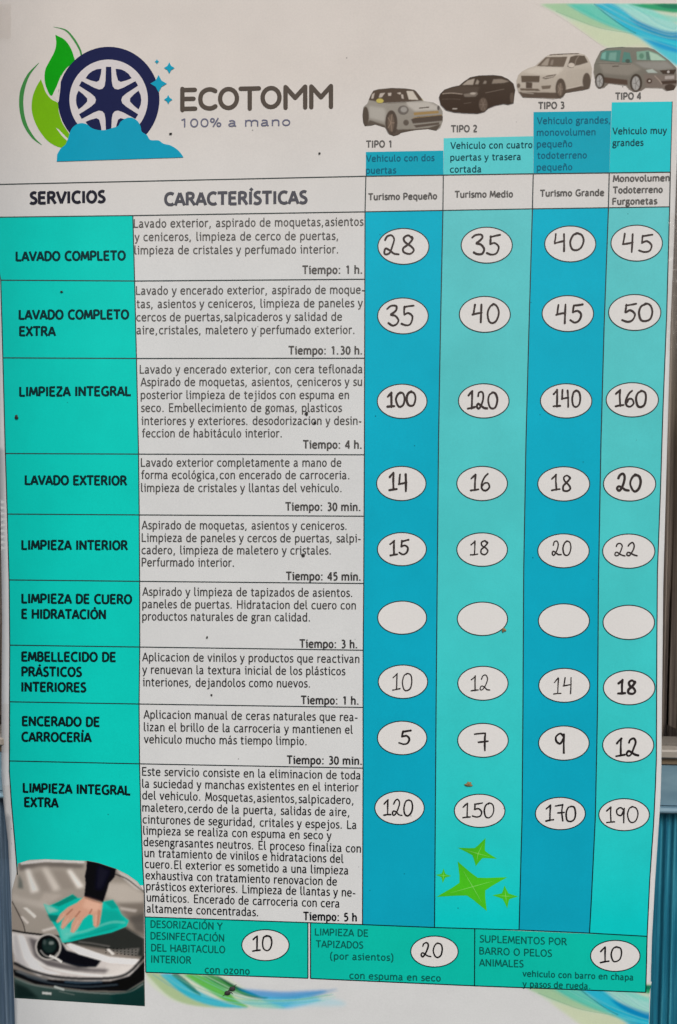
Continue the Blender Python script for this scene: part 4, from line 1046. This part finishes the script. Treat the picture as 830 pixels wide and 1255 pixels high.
mx = n_.new("ShaderNodeMixShader")
tc = n_.new("ShaderNodeTexCoord"); nz = n_.new("ShaderNodeTexNoise"); nz.inputs["Scale"].default_value = 120; nz.inputs["Detail"].default_value = 4
l.new(tc.outputs["Object"], nz.inputs["Vector"])
bp = n_.new("ShaderNodeBump"); bp.inputs["Strength"].default_value = .8; bp.inputs["Distance"].default_value = .004
l.new(nz.outputs["Fac"], bp.inputs["Height"]); l.new(bp.outputs[0], gl.inputs["Normal"]); pass
l.new(fr_out, mx.inputs[0]); l.new(tr.outputs[0], mx.inputs[1]); l.new(gl.outputs[0], mx.inputs[2]); l.new(mx.outputs[0], n_["Material Output"].inputs[0])
n_.remove(b)
def tape(u0, v0, u1, v1, label, seed, amp=.0012):
    r = random.Random(seed)
    nu, nv = 14, max(8, int((v1 - v0) / 2.5)); vs, fs = [], []
    ph = [r.uniform(0, 6) for _ in range(6)]
    for j in range(nv + 1):
        for i in range(nu + 1):
            u = u0 + (u1 - u0) * i / nu + .5 * math.sin(j * .9 + ph[0]); v = v0 + (v1 - v0) * j / nv + .5 * math.sin(i * 1.3 + ph[1])
            h = .0009 + amp * (.5 + .5 * math.sin(j * .55 + i * .5 + ph[2]) * math.sin(i * .8 - j * .2 + ph[3])) * (.5 + .5 * math.sin(j * .21 + ph[4]))
            uu = min(max(u, 0 if v > 860 else -20), 832)
            vs.append(P(uu, v, h))
    w = nu + 1
    for j in range(nv):
        for i in range(nu): fs.append((j * w + i, (j + 1) * w + i, (j + 1) * w + i + 1, j * w + i + 1))
    o = build('clear_tape', vs, fs, tape_mat, None, None, True, base=P((u0 + u1) / 2, (v0 + v1) / 2))
    o['label'] = label; o['category'] = 'tape'; o['group'] = 'pieces of clear tape on the poster edges'
tape(-14, 6, 14, 48, 'crinkled clear tape at the top left corner above the logo', 1)
tape(-8, 862, 14, 922, 'crinkled clear tape at the left edge beside ENCERADO DE CARROCERÍA', 2)
tape(-6, 962, 14, 1052, 'long clear tape at the left edge just above the photo print', 3)
tape(818, 262, 834, 430, 'clear tape strip along the upper right edge beside the 45 and 50 ovals', 4, .002)

# ------------------------------------------------------------------ the shop door behind the sheet
DY = 0.045
def door_x(u, v=950): return on_plane(u, v, DY).x
def door_z(v, u=820): return on_plane(u, v, DY).z
zr1, zr2, zr3, zr4 = door_z(914), door_z(925), door_z(935), door_z(986)
door = empty('shop_door', (0, DY, 0.86), 'dark glazed shop door with a metal cross rail and blue ribbed lower panel behind the poster', 'door')
def boxmesh(vs, fs, x0, x1, y0, y1, z0, z1, bev=0.0):
    k = len(vs)
    vs += [Vector(q) for q in ((x0 + bev, y0, z0 + bev), (x1 - bev, y0, z0 + bev), (x1 - bev, y0, z1 - bev), (x0 + bev, y0, z1 - bev),
                               (x0, y0 + bev, z0), (x1, y0 + bev, z0), (x1, y0 + bev, z1), (x0, y0 + bev, z1),
                               (x0, y1, z0), (x1, y1, z0), (x1, y1, z1), (x0, y1, z1))]
    fs += [tuple(k + i for i in f) for f in ((0, 1, 2, 3), (4, 5, 1, 0), (5, 6, 2, 1), (6, 7, 3, 2), (7, 4, 0, 3), (8, 9, 5, 4), (9, 10, 6, 5), (10, 11, 7, 6), (11, 8, 4, 7), (11, 10, 9, 8))]
def streaky(name, stops, rough, sx=90, sz=3, metal=0, bump=0.0):
    m, n_, l, b = principled(name)
    tc = n_.new("ShaderNodeTexCoord"); mp = n_.new("ShaderNodeMapping"); mp.inputs["Scale"].default_value = (sx, sx, sz)
    nz = n_.new("ShaderNodeTexNoise"); nz.inputs["Scale"].default_value = 1; nz.inputs["Detail"].default_value = 6
    l.new(tc.outputs["Object"], mp.inputs[0]); l.new(mp.outputs[0], nz.inputs["Vector"])
    cr = n_.new("ShaderNodeValToRGB")
    while len(cr.color_ramp.elements) < len(stops): cr.color_ramp.elements.new(.5)
    for e, (q, c) in zip(cr.color_ramp.elements, stops): e.position = q; e.color = (*c, 1)
    l.new(nz.outputs["Fac"], cr.inputs[0]); l.new(cr.outputs[0], b.inputs["Base Color"])
    b.inputs["Roughness"].default_value = rough; b.inputs["Metallic"].default_value = metal
    if bump:
        bp = n_.new("ShaderNodeBump"); bp.inputs["Strength"].default_value = bump; bp.inputs["Distance"].default_value = .002
        l.new(nz.outputs["Fac"], bp.inputs["Height"]); l.new(bp.outputs[0], b.inputs["Normal"])
    return m
m_curtain = streaky('brown_curtain', [(.3, (.07, .055, .05)), (.5, (.24, .195, .165)), (.7, (.55, .48, .41))], .85, 160, 4)
m_glass = streaky('smoked_glass', [(.3, (.02, .02, .02)), (.7, (.05, .045, .045))], .08, 60, 2, bump=.15)
m_rail = streaky('brushed_rail', [(.3, (.27, .24, .2)), (.7, (.36, .33, .29))], .4, 6, 200)
m_tan = streaky('tan_seal', [(.3, (.15, .11, .07)), (.7, (.22, .17, .11))], .6, 6, 200)
m_steel = streaky('steel_blue_paint', [(.3, (.12, .22, .29)), (.7, (.19, .31, .38))], .5, 20, 60)
m_teal = streaky('teal_ribbed_paint', [(.28, (.008, .10, .17)), (.5, (.012, .17, .26)), (.72, (.05, .30, .40))], .5, 260, 9, bump=.3)
m_slate = streaky('slate_blue_paint', [(.28, (.045, .075, .12)), (.5, (.07, .115, .17)), (.72, (.14, .2, .27))], .5, 200, 9, bump=.3)
XL, XR = -0.47, 0.47
def fold(x, k): return 0.010 * math.sin(x * 2 * math.pi / 0.021 + .5 * math.sin(x * 40)) + k
vs, fs = [], []
nx = 420
for i in range(nx + 1):
    x = XL + .02 + (XR - XL - .04) * i / nx
    for z_ in (zr1 + .004, 1.2, 1.6, 2.2): vs.append(Vector((x, DY + .045 + fold(x, 0), z_)))
for i in range(nx):
    for j in range(3): fs.append((i * 4 + j, (i + 1) * 4 + j, (i + 1) * 4 + j + 1, i * 4 + j + 1))
build('curtain', vs, fs, m_curtain, door)
m, n_, l, b = principled('window_glass')
n_.remove(b); g = n_.new("ShaderNodeBsdfGlossy"); g.inputs["Roughness"].default_value = .06; t = n_.new("ShaderNodeBsdfTransparent"); t.inputs[0].default_value = (.92, .92, .92, 1)
_, f_out = sheen(n_, l, .05, .7); x_ = n_.new("ShaderNodeMixShader")
l.new(f_out, x_.inputs[0]); l.new(t.outputs[0], x_.inputs[1]); l.new(g.outputs[0], x_.inputs[2]); l.new(x_.outputs[0], n_["Material Output"].inputs[0])
vs, fs = [], []; boxmesh(vs, fs, XL, XR, DY, DY + .006, zr1, 2.2); build('glass_pane', vs, fs, m, door, smooth=False)
vs, fs = [], []; boxmesh(vs, fs, XL, XR, DY - .012, DY + .03, zr2, zr1 - .0005, .0015); build('cross_rail', vs, fs, m_rail, door, smooth=False)
vs, fs = [], []; boxmesh(vs, fs, XL, XR, DY - .006, DY + .03, zr3, zr2 - .0005, .001); build('rail_seal', vs, fs, m_tan, door, smooth=False)
vs, fs = [], []; boxmesh(vs, fs, XL, XR, DY - .004, DY + .03, zr4, zr3 - .0005, .001); boxmesh(vs, fs, XL, XR, DY - .010, DY + .03, zr4 - .006, zr4 - .0005, .002); build('lower_rail', vs, fs, m_steel, door, smooth=False)
def ribs(x0, x1, mat):
    vs, fs = [], []; n_ = int((x1 - x0) / .0006)
    zt, zb = zr4 - .0065, 0.86
    for i in range(n_ + 1):
        x = x0 + (x1 - x0) * i / n_
        ph = (x / .0088) % 1
        y = DY + .004 - .0022 * max(0, math.sin(ph * 2 * math.pi)) ** .5 - .0008 * math.sin(x * 900)
        vs += [Vector((x, y, zb)), Vector((x, y, zt))]
    for i in range(n_): fs.append((2 * i, 2 * i + 2, 2 * i + 3, 2 * i + 1))
    k = len(vs)
    vs += [Vector((x0, DY + .03, zb)), Vector((x0, DY + .03, zt)), Vector((x1, DY + .03, zb)), Vector((x1, DY + .03, zt))]
    fs += [(k, 0, 1, k + 1), (2 * n_, k + 2, k + 3, 2 * n_ + 1), (k + 2, k, k + 1, k + 3)]
    build('ribbed_panel', vs, fs, mat, door)
ribs(XL, -0.01, m_slate)
ribs(-0.01, XR, m_teal)
